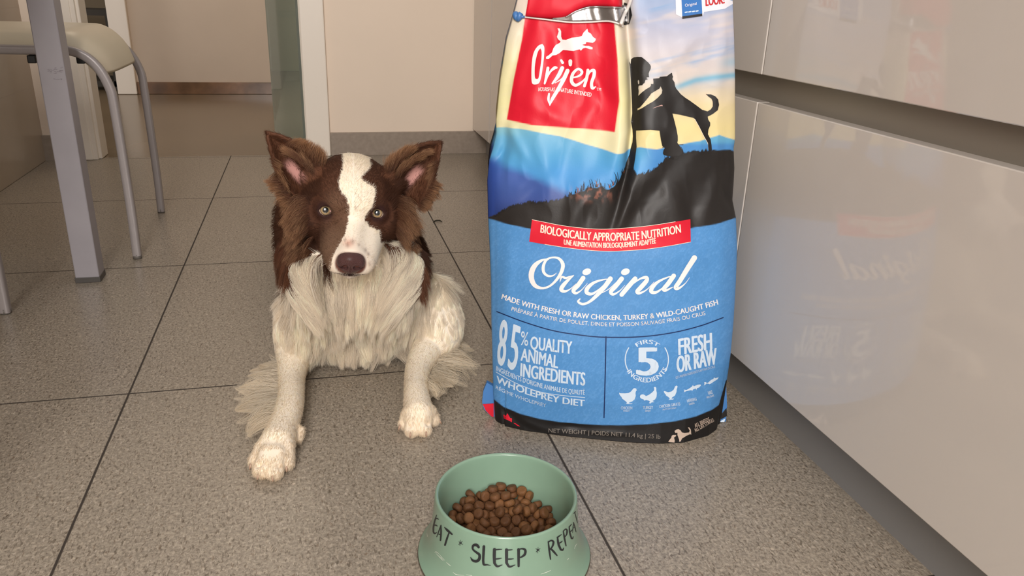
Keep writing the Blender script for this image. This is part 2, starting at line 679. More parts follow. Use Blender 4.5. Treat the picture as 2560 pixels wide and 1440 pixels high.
bm = bmesh.new(); bm.from_mesh(gpo.data); bmesh.ops.recalc_face_normals(bm, faces=bm.faces[:]); bm.to_mesh(gpo.data); bm.free()

# ================================================================ kitchen cabinets along the right
M['front'] = mat('beige_gloss_lacquer', (206, 198, 190), 0.5, coat=1.0, coatr=0.05, spec=0.2)
M['carcass'] = mat('cabinet_carcass', (176, 166, 152), 0.5)
M['channel'] = mat('grey_metal_channel', (150, 143, 132), 0.42)
M['plinth'] = mat('grey_metal_plinth', (140, 139, 138), 0.33)
XF = 0.598


def cabinet(y0, y1, label, tall=False):
    c = empty('kitchen_cabinet', (0.9, (y0 + y1) / 2, 0))
    tag(c, label, 'cabinet', 'gloss beige kitchen cabinets along the right wall')
    top = 2.1 if tall else 0.862
    box('carcass', (0.648, y0 + 0.0005, 0.093), (1.18, y1 - 0.0005, top), M['carcass'], c)
    g = 0.0016
    if tall:
        box('door', (XF, y0 + g, 0.093), (0.618, y1 - g, top), M['front'], c, 0.0012)
    else:
        box('drawer_front', (XF, y0 + g, 0.093), (0.618, y1 - g, 0.466), M['front'], c, 0.0012)
        box('drawer_front', (XF, y0 + g, 0.503), (0.618, y1 - g, 0.835), M['front'], c, 0.0012)
        # recessed grip channel, C-shaped
        bm = bmesh.new()
        add_box(bm, (0.6285, y0, 0.455), (0.6315, y1, 0.520))
        add_box(bm, (0.6195, y0, 0.455), (0.6315, y1, 0.458))
        add_box(bm, (0.6195, y0, 0.517), (0.6315, y1, 0.520))
        bmobj('grip_channel', bm, M['channel'], c)
        box('side_panel', (0.6195, y0 + g, 0.093), (0.648, y0 + 0.016, 0.455), M['carcass'], c)
        box('side_panel', (0.6195, y1 - 0.016, 0.093), (0.648, y1 - g, 0.455), M['carcass'], c)
        box('side_panel', (0.6195, y0 + g, 0.520), (0.648, y0 + 0.016, top), M['carcass'], c)
        box('side_panel', (0.6195, y1 - 0.016, 0.520), (0.648, y1 - g, top), M['carcass'], c)
    return c


cabinet(0.09, 0.987, 'gloss beige drawer cabinet beside the dog food bag, wide fronts with grey grip channel')
cabinet(0.987, 1.885, 'gloss beige drawer cabinet mostly hidden behind the right side of the dog food bag')
cabinet(1.885, 2.697, 'tall gloss beige cabinet door just left of the bag, behind it', True)
cabinet(2.703, 2.999, 'narrow tall beige cabinet against the cream back wall', True)
pl = box('cabinet_plinth', (0.649, -0.5, 0.0), (0.664, 2.98, 0.0925), M['plinth'])
tag(pl, 'long grey metal kick board running under the beige cabinets', 'plinth')
wt = box('worktop', (0.58, 0.0, 0.864), (1.18, 1.884, 0.894), mat('worktop_stone', (120, 112, 104), 0.3), bevel=0.002)
tag(wt, 'stone worktop over the drawer cabinets', 'worktop')

# ================================================================ table and stools at the left
M['alu'] = mat('silver_lacquered_metal', (170, 165, 170), 0.36, metal=0.15, noise=0.05, nscale=14)
M['foot'] = mat('dark_grey_plastic', (84, 80, 76), 0.5)
t = empty('dining_table', (-0.7, 1.2, 0))
tag(t, 'table with square silver metal legs at the left, cut off by the frame', 'table')
table_leg = None
for (lx, ly) in ((-0.500, 1.700), (-0.500, 0.55), (-0.890, 1.700), (-0.890, 0.55)):
    bm = bmesh.new(); add_box(bm, (lx, ly, 0.006), (lx + 0.046, ly + 0.046, 0.705), 0.002, 2)
    lg = bmobj('leg', bm, M['alu'], t)
    if table_leg is None: table_leg = lg
    box('foot_cap', (lx - 0.0012, ly - 0.0012, 0.0), (lx + 0.0472, ly + 0.0472, 0.012), M['foot'], lg, 0.001)
_bm = bmesh.new(); _bm.from_mesh(table_leg.data)
_sc = Art(BVHTree.FromBMesh(_bm), 8); _bm.free()
_m = mat('scuffed_metal', (128, 120, 124), 0.5)
_r = random.Random(4)
for _k in range(26):
    _x, _y = 116 + _r.random() * 38, 168 + _r.gauss(8, 4)
    _sc.stroke([(_x, _y), (_x + 3 + 5 * _r.random(), _y - 0.5)], [0.4, 0.9], _m, 0, 4, cap=False)
for _k in range(8):
    _x, _y = 128 + _r.random() * 24, 198 + _r.gauss(0, 1.2)
    _sc.stroke([(_x, _y), (_x + 4, _y)], [0.4, 0.8], _m, 0, 4, cap=False)
_so = _sc.build('scuff_marks', table_leg)
_so['kind'] = 'stuff'
box('tabletop', (-0.9, 0.5, 0.705), (-0.44, 1.76, 0.74), mat('white_tabletop', (220, 214, 204), 0.3), t, 0.003)

M['cap'] = mat('grey_plastic_cap', (120, 114, 108), 0.5)
M['seat'] = mat('cream_vinyl', (226, 214, 188), 0.38, bump=0.05, bscale=500)
M['stoolmetal'] = mat('silver_stool_tube', (168, 160, 158), 0.34, metal=0.2)


def stool(ox, oy, label, rz=0.0, cx=-0.63):
    r = empty('stool', (cx, 2.05, 0))
    tag(r, label, 'stool', 'cream padded stools with silver tube legs')
    R = 0.0093
    for yy, foot_y in ((1.85, 1.85), (2.25, 2.25)):
        ln = [(-0.852, foot_y, 0.008), (-0.853, foot_y, 0.13), (-0.850, yy, 0.33), (-0.846, yy, 0.385), (-0.826, yy, 0.428), (-0.78, yy, 0.452), (-0.70, yy, 0.456),
              (-0.55, yy, 0.456), (-0.478, yy, 0.455), (-0.438, yy, 0.432), (-0.415, yy, 0.385), (-0.410, yy, 0.33), (-0.407, foot_y, 0.13), (-0.408, foot_y, 0.008)]
        if yy > 2: ln = [(a + (-0.022 if a < -0.6 else -0.016) * 0.7, b, c - 0.005) for a, b, c in ln]
        P = cspline(ln, 90)
        half = 45
        TV, TF = tube_data(P, R, 24, False, 5)
        for nm_, i0, i1 in (('leg', 0, 27), ('seat_rail', 27, 62), ('leg', 62, 89)):
            obj(nm_, TV[i0 * 24:(i1 + 1) * 24], [f for f in TF[:(i1 - i0) * 24]], M['stoolmetal'], r, True)
        for e in (P[0], P[-1]):
            bm = bmesh.new()
            bmesh.ops.create_cone(bm, cap_ends=True, segments=14, radius1=0.0096, radius2=0.0096, depth=0.010,
                                  matrix=Matrix.Translation((e[0], e[1], 0.0055)))
            bmobj('foot_cap', bm, M['cap'], r, True)
    for xx in (-0.70, -0.55):
        tube('cross_bar', [(xx, 1.855, 0.452), (xx, 2.05, 0.452), (xx, 2.245, 0.448)], 0.008, M['stoolmetal'], r, 10)
    # padded seat: waterfall at both ends, rounded edge
    nu, nv = 40, 34
    us = np.linspace(-1, 1, nu); V = []; F = []
    for layer in (0, 1):
        for u in us:
            x = -0.630 + 0.213 * u
            au = abs(u)
            drop = 0.055 * max(0, (au - 0.62) / 0.38) ** 1.9
            for v in np.linspace(-1, 1, nv):
                edge = (1 - abs(v) ** 7) ** 0.5 * (1 - au ** 12) ** 0.5
                y = 2.048 + 0.185 * v * (1 - 0.06 * au ** 4) + 0.004 * v
                xx = x * 1.0 + (-0.630 - x) * 0.10 * abs(v) ** 5
                z = (0.466 - drop) + (0.030 * edge if layer else -0.006) - 0.004 * (v > 0) * 0
                V.append((xx, y, z))
    n = nu * nv
    for i in range(nu - 1):
        for j in range(nv - 1):
            a = i * nv + j
            F.append((n + a, n + a + nv, n + a + nv + 1, n + a + 1)); F.append((a, a + 1, a + nv + 1, a + nv))
    ring = [i * nv for i in range(nu)] + [(nu - 1) * nv + j for j in range(1, nv)] + [i * nv + nv - 1 for i in range(nu - 2, -1, -1)] + [j for j in range(nv - 2, 0, -1)]
    for k in range(len(ring)):
        a, b = ring[k], ring[(k + 1) % len(ring)]
        F.append((a, b, n + b, n + a))
    obj('seat', V, F, M['seat'], r, True)
    # black plastic clips under the near rail
    for xx in (-0.553, -0.462):
        box('clip', (xx - 0.006, 1.842, 0.430), (xx + 0.010, 1.87, 0.446), mat('black_clip', (28, 27, 26), 0.4), r, 0.002)
    r.location.x += ox; r.location.y += oy
    r.rotation_euler.z = rz
    return r


tw = tube('twig', cspline([at(1083, 556, Z=.001), at(1088, 552, Z=.002), at(1098, 551, Z=.003), at(1106, 555, Z=.0012)], 16), [0.0006, 0.0012, 0.0016] + [0.0018] * 10 + [0.0014, 0.001, 0.0005], mat('dark_twig', (48, 44, 30), 0.7))
tag(tw, 'tiny dark curled twig on the floor between the dog and the bag', 'twig')
stool(0, 0, 'cream padded stool behind the square table leg')
stool(-0.165, -0.70, 'stool pushed under the table, only its silver leg showing at the left edge', 0.0)
# ================================================================ the bag of dog food
BC = np.array([0.406, 0.955, 0.0])          # middle of the front face at the floor
BA = np.array([0.9755, -0.2200, 0.0])       # along the face
BN = np.array([-0.2200, -0.9755, 0.0])      # towards the room
BLEAN = 0.11
YL = np.array([-140, -60, 0, 40, 100, 200, 300, 335, 370, 400, 450, 540, 620, 700, 800, 900, 980, 1040, 1090])
XL = np.array([1322, 1308, 1293, 1283, 1266, 1250, 1240, 1240, 1232, 1223, 1218, 1220, 1224, 1227, 1228, 1231, 1233, 1237, 1243])
YR = np.array([-140, -60, 0, 100, 200, 300, 345, 370, 420, 460, 500, 545, 620, 700, 800, 880, 960, 1040, 1090])
XR = np.array([1822, 1828, 1832, 1836, 1838, 1838, 1838, 1834, 1836, 1834, 1831, 1840, 1843, 1840, 1834, 1827, 1816, 1804, 1792])


def bagplane(px):
    """front reference plane, leaning back a little with height"""
    d = rays(px)
    # plane: (P-BC).BN = -BLEAN*z
    k = BN + np.array([0, 0, BLEAN])
    t = ((BC - CO) @ k) / (d @ k)
    return CO + t[:, None] * d


def edge(ys, xs):
    yy = np.linspace(ys[0], ys[-1], 300)
    P = bagplane(np.c_[np.interp(yy, ys, xs), yy])
    a = (P - BC) @ BA
    o = np.argsort(P[:, 2])
    return P[o, 2], a[o]


zl, al = edge(YL, XL)
zr, ar = edge(YR, XR)
# where the bottom of the front touches the floor
fb = np.array([at(x, y, Z=0.0) for x, y in ((1262, 1066), (1310, 1077), (1420, 1092), (1560, 1106), (1650, 1110), (1710, 1107), (1770, 1090), (1795, 1072))])
fba = (fb - BC) @ BA
fbn = (fb - BC) @ BN
NZ, NS = 500, 330
zs = np.linspace(0, 1, NZ) ** 1.0 * 0.655
ss = np.linspace(-1, 1, NS)
aL, aR = np.interp(zs, zl, al), np.interp(zs, zr, ar)
Bz = np.interp(zs, [0, .06, .15, .28, .38, .46, .54, .60, .655], [.055, .066, .070, .062, .050, .040, .030, .022, .012])
S, Zg = np.meshgrid(ss, zs)
A = aL[:, None] * (1 - S) / 2 + aR[:, None] * (1 + S) / 2
gen = Bz[:, None] * (1 - np.abs(S) ** 2.6) ** 0.72
bot = np.interp(A, fba, fbn, left=fbn[0] - 0.006, right=fbn[-1] - 0.008)
wgt = np.exp(-(Zg / 0.055) ** 1.6)
edgew = np.clip((1 - np.abs(S)) / 0.06, 0, 1) ** 0.6
NB = gen * (1 - wgt) + (bot * edgew) * wgt
P0 = BC + A[..., None] * BA + (NB - BLEAN * Zg)[..., None] * BN + Zg[..., None] * np.array([0, 0, 1.0])
PX = proj(P0.reshape(-1, 3)).reshape(NZ, NS, 2)
X, Y = PX[..., 0], PX[..., 1]


def ell(cx, cy, ang, ln, wd, amp):
    """elongated smooth dent or ridge (layout coordinates)"""
    c, s = math.cos(math.radians(ang)), math.sin(math.radians(ang))
    u = (X - cx) * c + (Y - cy) * s
    v = -(X - cx) * s + (Y - cy) * c
    return amp * np.exp(-(u / ln) ** 2 - (v / wd) ** 2)


W = np.zeros_like(X)
# the long vertical tuck between the two halves of the upper front
cx = np.interp(Y, [0, 60, 150, 250, 330, 420, 520, 600], [1560, 1570, 1580, 1584, 1583, 1572, 1545, 1520])
fade = smooth(Y, 640, 330) * 1.0
W -= 0.018 * fade * np.exp(-((X - cx) / 13) ** 2)
W += 0.012 * fade * np.exp(-((X - cx + 34) / 26) ** 2)
W += 0.004 * fade * np.exp(-((X - cx - 46) / 32) ** 2)
for a in [(1395, 120, 72, 80, 26, -.0055), (1500, 215, 60, 75, 22, -.006), (1345, 200, 105, 100, 26, .005), (1445, 160, 85, 90, 28, .005),
          (1375, 285, 25, 60, 22, .004), (1470, 300, 110, 60, 25, -.004), (1540, 130, 95, 120, 24, .004), (1300, 120, 108, 130, 16, -.004),
          (1262, 330, 95, 90, 16, -.006), (1245, 395, 130, 40, 14, -.007), (1290, 350, 60, 60, 14, .004), (1410, 410, 100, 90, 30, -.005),
          (1360, 400, 75, 110, 26, .0045), (1500, 440, 120, 90, 24, .005), (1330, 480, 140, 70, 20, -.0035), (1440, 520, 100, 70, 22, .004),
          (1620, 500, 125, 90, 26, -.006), (1560, 520, 105, 70, 20, .0055), (1680, 500, 70, 80, 24, .004), (1730, 520, 85, 70, 22, -.0045),
          (1790, 470, 110, 80, 20, .004), (1650, 300, 95, 110, 34, .003), (1760, 250, 80, 140, 30, -.003), (1700, 130, 140, 90, 18, .003),
          (1800, 150, 95, 150, 18, .003), (1812, 420, 95, 60, 16, -.005), (1825, 505, 60, 30, 10, -.006), (1650, 60, 20, 70, 20, .003),
          (1330, 620, 10, 90, 30, -.002), (1700, 640, 170, 90, 30, .002), (1270, 700, 95, 120, 18, .0025), (1800, 700, 92, 160, 20, .002),
          (1290, 1050, 35, 50, 10, -.004), (1340, 1066, 20, 60, 8, .003), (1430, 1070, 5, 50, 8, -.004), (1500, 1080, 5, 80, 7, .003), (1740, 1090, 165, 40, 9, -.003),
          (1236, 800, 90, 260, 4.5, -.0022)]:
    W += 1.1 * ell(*a)
q = np.stack([X.ravel() / 95, Y.ravel() / 130], 1)
nz = fbm(q, 3, 5).reshape(X.shape)
q2 = np.stack([X.ravel() / 38 + nz.ravel(), Y.ravel() / 60], 1)
n2 = (1 - np.abs(vnoise(q2, 9)).reshape(X.shape) * 2)
up = smooth(Y, 620, 480)
W += nz * (0.0012 + 0.0022 * up) + n2 * (0.0002 + 0.0006 * up)
W *= np.clip((1 - np.abs(S)) / 0.10, 0, 1) ** 0.8
W *= np.clip(Zg / 0.02, 0, 1)
P1 = P0 + W[..., None] * BN

# -------- printed colours of the big areas
XX, YY = X, Y


def col3(c): return np.array(lin(c)[:3])


def ramp(v, xs, cs):
    cs = np.array([col3(c) for c in cs])
    return np.stack([np.interp(v, xs, cs[:, k]) for k in range(3)], -1)


def over(C, m, c):
    c = col3(c) if isinstance(c, tuple) or isinstance(c, str) else c
    return C * (1 - m[..., None]) + c * m[..., None]


sky = ramp(YY, [-60, 0, 70, 130, 200, 260, 320, 370], [(150, 176, 214), (166, 186, 220), (196, 200, 222), (216, 210, 216), (226, 216, 208), (240, 222, 176), (246, 228, 166), (246, 230, 172)])
lf = ramp(YY, [-60, 0, 90, 160, 260, 330], [(232, 220, 214), (238, 224, 208), (240, 228, 200), (242, 232, 184), (242, 234, 176), (242, 234, 190)])
sky = sky * smooth(XX, 1560, 1600)[..., None] + lf * (1 - smooth(XX, 1560, 1600))[..., None]
st = fbm(np.stack([(XX.ravel() + YY.ravel() * 0.5) / 170, (YY.ravel() + XX.ravel() * 0.22) / 26], 1), 4, 21).reshape(XX.shape)
st2 = fbm(np.stack([(XX.ravel()) / 120, (YY.ravel() + XX.ravel() * 0.18) / 34], 1), 3, 31).reshape(XX.shape)
sky = over(sky, 0.75 * smooth(st, 0.05, 0.5) * smooth(YY, 260, 120) * smooth(XX, 1590, 1640), (128, 176, 224))
sky = over(sky, 0.6 * smooth(st2, 0.1, 0.6) * smooth(YY, 290, 160), (244, 226, 212))
yb = np.interp(XX, [1600, 1690, 1740, 1790, 1840], [232, 218, 201, 192, 188])
sky = over(sky, 0.85 * np.exp(-((YY - yb) / 8.5) ** 2) * smooth(XX, 1640, 1720), (120, 188, 218))
sky = over(sky, 0.55 * np.exp(-((YY - yb + 34) / 14) ** 2) * smooth(XX, 1780, 1830), (150, 200, 226))
C = sky * 0.84
ridge = np.interp(XX, [1225, 1262, 1300, 1340, 1400, 1460, 1500, 1540, 1575, 1600, 1640, 1700, 1750, 1785, 1798, 1815, 1840],
                  [318, 318, 321, 328, 341, 360, 370, 379, 378, 367, 371, 360, 352, 342, 337, 343, 350]) + 1.5 * st
mtn = ramp(YY, [320, 350, 390, 430, 480, 530], [(112, 176, 204), (100, 168, 206), (86, 160, 208), (78, 152, 212), (72, 144, 208), (60, 110, 180)])
mtn = over(mtn, 0.5 * smooth(XX, 1330, 1260) * smooth(YY, 350, 320), (150, 196, 196))
mtn = over(mtn, smooth(XX, 1600, 1640) * smooth(YY, 352, 366) * 0.8, (70, 132, 198))
C = over(C, smooth(YY - ridge, -1.6, 1.6), mtn)
pr = np.interp(XX, [1215, 1250, 1300, 1360, 1410, 1470], [396, 408, 428, 455, 478, 520]) + 5 * st2
C = over(C, 0.92 * smooth(YY - pr, -14, 16) * smooth(XX, 1480, 1400), ramp(YY, [400, 440, 500, 540], [(64, 104, 176), (70, 92, 164), (58, 74, 140), (36, 46, 92)]))
C = over(C, 0.8 * smooth(YY, 380, 410) * smooth(XX, 1262, 1226), (32, 62, 140))
gr = np.interp(XX, [1218, 1240, 1262, 1290, 1325, 1345, 1400, 1430, 1470, 1500, 1520, 1545, 1562, 1575, 1583, 1592, 1610, 1640, 1655, 1665, 1690, 1710, 1740, 1765, 1800, 1825, 1840],
               [548, 536, 522, 512, 505, 506, 498, 482, 468, 462, 470, 450, 425, 412, 420, 436, 432, 420, 402, 393, 386, 379, 378, 373, 376, 374, 380])
gr = gr + 3.5 * vnoise(np.stack([XX.ravel() / 5, XX.ravel() * 0], 1), 3).reshape(XX.shape) * smooth(XX, 1800, 1770)
blk = ramp(YY + 30 * st, [380, 600], [(34, 31, 30), (40, 36, 34)])
C = over(C, smooth(YY - gr, -1.4, 1.4), blk)
# reddish grass along the hill
gg = fbm(np.stack([XX.ravel() / 7, YY.ravel() / 12], 1), 3, 77).reshape(XX.shape)
gm_ = np.exp(-((XX - 1480) / 42) ** 2) * np.exp(-((YY - 482) / 15) ** 2)
C = over(C, np.clip(gm_ * smooth(gg, -0.1, 0.5) * 0.9, 0, 1), (176, 112, 92))
# red square
def inside(xe0, xe1, yt, yb_):
    return smooth(XX - xe0, -1.4, 1.4) * smooth(xe1 - XX, -1.4, 1.4) * smooth(YY - yt, -1.4, 1.4) * smooth(yb_ - YY, -1.4, 1.4)
xl_ = np.interp(YY, [-80, 0, 40, 100, 200, 300], [1340, 1324, 1313, 1305, 1284, 1267])
xr_ = np.interp(YY, [-80, 0, 50, 150, 250, 328], [1556, 1546, 1531, 1540, 1545, 1534])
ybt = np.interp(XX, [1267, 1330, 1400, 1460, 1535], [300, 312, 318, 323, 327])
C = over(C, inside(xl_, xr_, YY * 0 - 90, ybt), (216, 24, 48))
# blue lower half and black foot
tb = np.interp(XX, [1218, 1262, 1328, 1420, 1530, 1640, 1727, 1790, 1842], [545, 558, 573, 584, 590, 584, 572, 560, 544])
bb_ = np.interp(XX, [1222, 1232, 1260, 1300, 1350, 1400, 1450, 1500, 1560, 1620, 1690, 1740, 1780, 1797, 1815],
                [976, 996, 1018, 1034, 1047, 1055, 1060, 1062, 1063, 1061, 1052, 1040, 1024, 1012, 950])
lea = vnoise(np.stack([XX.ravel() / 4.2, YY.ravel() / 4.2], 1), 40).reshape(XX.shape)
lea2 = vnoise(np.stack([XX.ravel() / 7 + lea.ravel(), YY.ravel() / 7 - lea.ravel()], 1), 41).reshape(XX.shape)
ln_ = np.exp(-(lea2 / 0.16) ** 2)
blue = col3((84, 146, 206)) * (0.93 + 0.07 * ln_ + 0.03 * lea)[..., None] + np.array([.02, .02, .012]) * ln_[..., None]
C = over(C, smooth(YY - tb, -1.4, 1.4), blue)
C = over(C, smooth(YY - bb_, -1.4, 1.4), (28, 26, 26))

# -------- closed bag: front, gusseted sides, back
DEP = np.interp(zs, [0, .1, .3, .45, .58, .655], [.115, .135, .125, .10, .05, .012])
NSIDE, NBK = 14, 40
rows, cols = [], []
bmin = np.minimum.reduce([P1[:, 0] * 0])
for i in range(NZ):
    fr_ = P1[i]
    L0, R0 = fr_[0], fr_[-1]
    d = DEP[i]
    k = np.linspace(0, 1, NSIDE + 2)[1:-1, None]
    fold = (0.030 * np.interp(zs[i], [0, .2, .5, .655], [0.1, .4, 1, .5])) * np.sin(k * PI) ** 1.0
    Rr = R0 - BN * d * k - BA * (fold * 0.5 + 0.045 * k)
    Lr = (L0 - BN * d * (1 - k)) + BA * fold
    u = np.linspace(0, 1, NBK)[:, None]
    Bk = (R0 - BN * d - BA * 0.045) * (1 - u) + (L0 - BN * d) * u - BN * 0.02 * np.sin(u * PI) * (d / 0.12)
    rows.append(np.vstack([fr_, Rr, Bk, Lr]))
    sc_ = np.vstack([C[i], np.repeat(C[i, -4:-3], NSIDE, 0), np.repeat(C[i, -4:-3], NBK, 0), np.repeat(C[i, 3:4], NSIDE, 0)])
    cols.append(sc_)
ring = rows[0].shape[0]
BV = np.vstack(rows)
BV[:, 2] = np.maximum(BV[:, 2], 0.0005)
idx = np.arange(ring)
nx = (idx + 1) % ring
F = []
for i in range(NZ - 1):
    a = i * ring
    F.append(np.stack([a + idx, a + nx, a + ring + nx, a + ring + idx], 1))
F = np.vstack(F)
me = bpy.data.meshes.new('food_bag')
top = list(range((NZ - 1) * ring, NZ * ring))
faces = F.tolist() + [top, list(range(ring))[::-1]]
me.from_pydata(BV.tolist(), [], faces)
me.update()
ca = me.color_attributes.new('print', 'FLOAT_COLOR', 'POINT')
cc = np.c_[np.vstack(cols), np.ones(len(BV))]
ca.data.foreach_set('color', cc.astype(np.float32).ravel())
me.polygons.foreach_set('use_smooth', [True] * len(me.polygons))
M['bagprint'] = mat('printed_bag_film', (200, 200, 200), 0.46, spec=0.36, attr='print', bump=0.05, bscale=420)
me.materials.append(M['bagprint'])
bag = empty('dog_food_bag', (0.42, 1.0, 0))
tag(bag, 'tall blue, red and sunset printed sack of dog food standing in front of the cabinets', 'dog food bag')
bagbody = bpy.data.objects.new('bag_body', me)
COL.objects.link(bagbody)
setparent(bagbody, bag)
bvh = BVHTree.FromPolygons([Vector(v) for v in BV[:NZ * ring]], [tuple(f) for f in F.tolist()], epsilon=0)

# -------- crisp print
ink = lambda n, c, r=0.46: mat('ink_' + n, c, r, spec=0.36)
I_black, I_white, I_pale, I_red = ink('black', (34, 31, 30)), ink('white', (240, 234, 232)), ink('pale_blue_white', (206, 222, 238)), ink('red', (216, 26, 50))
I_navy, I_grey, I_tan, I_edge = ink('navy', (22, 44, 92)), ink('grey', (126, 118, 110)), ink('tan', (196, 176, 160)), ink('brown_edge', (150, 84, 58))
I_cream = ink('cream', (246, 232, 214))
c5 = lambda L: [(1560 + x / 4.5, 100 + y / 4.5) for x, y in L]
c4 = lambda L: [(1280 + x / 4.3636, y / 4.3636) for x, y in L]
c6 = lambda L: [(1300 + x / 5.3333, 530 + y / 5.3333) for x, y in L]
c8 = lambda L: [(1530 + x / 8, 940 + y / 8) for x, y in L]
c7 = lambda L: [(1200 + x / 8.533, 960 + y / 8.533) for x, y in L]

art = Art(bvh, 6)
body = c5([(60, 240), (75, 272), (80, 215), (110, 195), (150, 189), (195, 190), (230, 215), (275, 255), (297, 282), (303, 300), (300, 325), (288, 348), (278, 375), (279, 400), (284, 416), (262, 418), (252, 424), (256, 434), (270, 440), (243, 448), (236, 466), (232, 482), (215, 492), (208, 506),
           (185, 510), (165, 512), (160, 540), (165, 575), (160, 628), (200, 590), (250, 552), (290, 530), (305, 510), (303, 494), (330, 496), (332, 470), (328, 435), (395, 430), (405, 414), (430, 412), (482, 408), (515, 382), (540, 368), (545, 398), (552, 410), (545, 440), (568, 475), (575, 520),
           (590, 550), (640, 610), (690, 650), (740, 682), (820, 740), (880, 785), (940, 803), (978, 780), (1000, 745), (1000, 695), (985, 660), (950, 635), (926, 610), (980, 612), (1030, 635), (1060, 670), (1070, 730), (1055, 790), (1000, 832), (942, 862), (948, 895), (970, 930), (970, 960), (950, 1010),
           (945, 1060), (975, 1120), (985, 1180), (990, 1245), (950, 1235), (945, 1160), (900, 1080), (850, 980), (800, 890), (775, 874), (700, 857), (640, 842), (545, 826), (565, 900), (590, 1000), (605, 1080), (606, 1130), (600, 1155), (625, 1190), (655, 1235), (672, 1275), (640, 1300), (600, 1340), (560, 1345),
           (556, 1316), (500, 1308), (450, 1295), (438, 1275), (445, 1240), (460, 1215), (432, 1195), (415, 1120), (400, 1020), (300, 1010), (200, 1016), (135, 1018), (135, 1100), (142, 1200), (125, 1330), (106, 1450), (8, 1450), (20, 1390), (60, 1290), (80, 1200), (95, 1150), (100, 1080), (95, 1010), (80, 920),
           (92, 830), (90, 720), (85, 600), (75, 430), (66, 300)])
hole = c5([(150, 792), (152, 770), (180, 757), (230, 700), (275, 645), (308, 600), (350, 575), (400, 545), (412, 520), (432, 562), (426, 600), (380, 650), (330, 690), (260, 730), (200, 768)])
hair_gap = c5([(158, 495), (154, 460), (166, 445), (172, 470), (170, 500)])
art.poly(body, I_black, 2, holes=[hole, hair_gap])
for pts in ([(922, 608), (960, 625), (990, 655), (1003, 700), (1001, 740)], [(780, 872), (800, 895), (850, 985), (900, 1085), (945, 1165), (952, 1230)]):
    art.stroke(c5(pts), [1.2, 2, 2, 2, 1.4][:len(pts)] if len(pts) < 6 else 1.8, I_cream if pts[0][0] < 900 else I_edge, 1, 24)
art.stroke(c5([(325, 768), (380, 748), (425, 735), (430, 745)]), [0.6, 1.4, 2.4, 1], ink('pinkish', (200, 160, 150)), 3, 16)
for l in ([(610, 1180), (640, 1178), (668, 1178)], [(640, 1200), (660, 1235), (668, 1270)], [(430, 1212), (450, 1205), (470, 1200)], [(500, 1335), (530, 1330), (555, 1345)]):
    art.stroke(c5(l), 1.2, I_black, 2, 8)
# grass blades on the hill line
rg = random.Random(5)
for k in range(150):
    x = rg.uniform(1236, 1560) if k < 105 else rg.uniform(1592, 1740)
    y0 = float(np.interp(x, [1218, 1240, 1262, 1290, 1325, 1345, 1400, 1430, 1470, 1500, 1520, 1545, 1562, 1583, 1592, 1640, 1665, 1740], [548, 536, 522, 512, 505, 506, 498, 482, 468, 462, 470, 450, 425, 420, 436, 420, 393, 378])) + 4
    big = math.exp(-((x - 1480) / 35) ** 2) + math.exp(-((x - 1545) / 14) ** 2)
    h = rg.uniform(4, 9) + 22 * big * rg.random()
    dx = rg.uniform(-.45, .45) * h
    c = I_edge if rg.random() < 0.3 and big > .3 else I_black
    art.stroke([(x, y0), (x + dx * .4, y0 - h * .6), (x + dx, y0 - h)], [1.8, 1.3, 0.4], c, 2, 5, cap=False)
art.build('printed_silhouette', bag, 'black print of a kneeling person with a dog on a grassy hill')

logo = Art(bvh, 7)
logo.poly(c4([(372, 640), (372, 620), (400, 603), (436, 572), (452, 525), (478, 490), (520, 468), (530, 452), (503, 428), (490, 402), (500, 372), (510, 342), (496, 308), (522, 311), (536, 342), (536, 400), (548, 432), (590, 435), (650, 412), (720, 405), (762, 392), (778, 358), (822, 312), (832, 350), (860, 366), (885, 404), (915, 424), (906, 450), (880, 468),
              (810, 458), (806, 478), (764, 490), (800, 500), (835, 500), (880, 518), (878, 538), (850, 537), (802, 521), (772, 530), (752, 554), (738, 538), (670, 556), (590, 548), (560, 546), (548, 552), (520, 578), (480, 600), (442, 606), (404, 640), (382, 643)]), I_white, 1)
O_ = cspline([(330, 478), (352, 515), (350, 600), (340, 700), (320, 830), (295, 905), (250, 922), (220, 908), (212, 850), (215, 700), (235, 580), (280, 505), (330, 478)], 80)
Oi = cspline([(310, 528), (323, 562), (320, 650), (305, 760), (290, 848), (268, 862), (250, 842), (248, 740), (262, 640), (285, 560), (310, 528)], 60)
logo.poly(c4(O_[:-1]), I_white, 1, holes=[c4(Oi[:-1])])
k4 = 1 / 4.3636
for pts, w in (([(392, 742), (378, 830), (356, 912)], [32, 34, 20]), ([(382, 850), (420, 780), (462, 742), (484, 738)], [12, 22, 34, 26]),
               ([(548, 742), (505, 828), (440, 912)], [42, 40, 18]), ([(606, 772), (562, 868), (500, 980), (440, 1080), (412, 1150)], [44, 44, 40, 34, 8]),
               ([(404, 1022), (398, 1085), (414, 1150)], [20, 26, 8]), ([(470, 905), (530, 870), (570, 830)], [8, 12, 12]),
               ([(537, 658), (552, 684)], [24, 30]), ([(636, 668), (636, 705)], [42, 36]),
               ([(664, 848), (735, 826), (764, 785), (722, 752), (664, 805), (650, 888), (694, 930), (765, 892), (800, 850)], [16, 22, 30, 26, 34, 38, 34, 22, 10]),
               ([(828, 765), (815, 850), (790, 938)], [32, 34, 30]), ([(808, 868), (848, 785), (892, 768), (895, 820), (868, 905), (878, 962), (914, 945)], [14, 24, 34, 36, 34, 34, 8])):
    logo.stroke(c4(pts), np.array(w) * k4, I_white, 1, 36)
logo.text('NOURISH AS', (1345.5, 228), (1386, 228.5), 9.5, I_white, 1, sag=-0.6, bold=0.02, lean=0.15)
logo.text('NATURE INTENDED', (1398.5, 229), (1478, 242), 10, I_white, 1, bold=0.02)
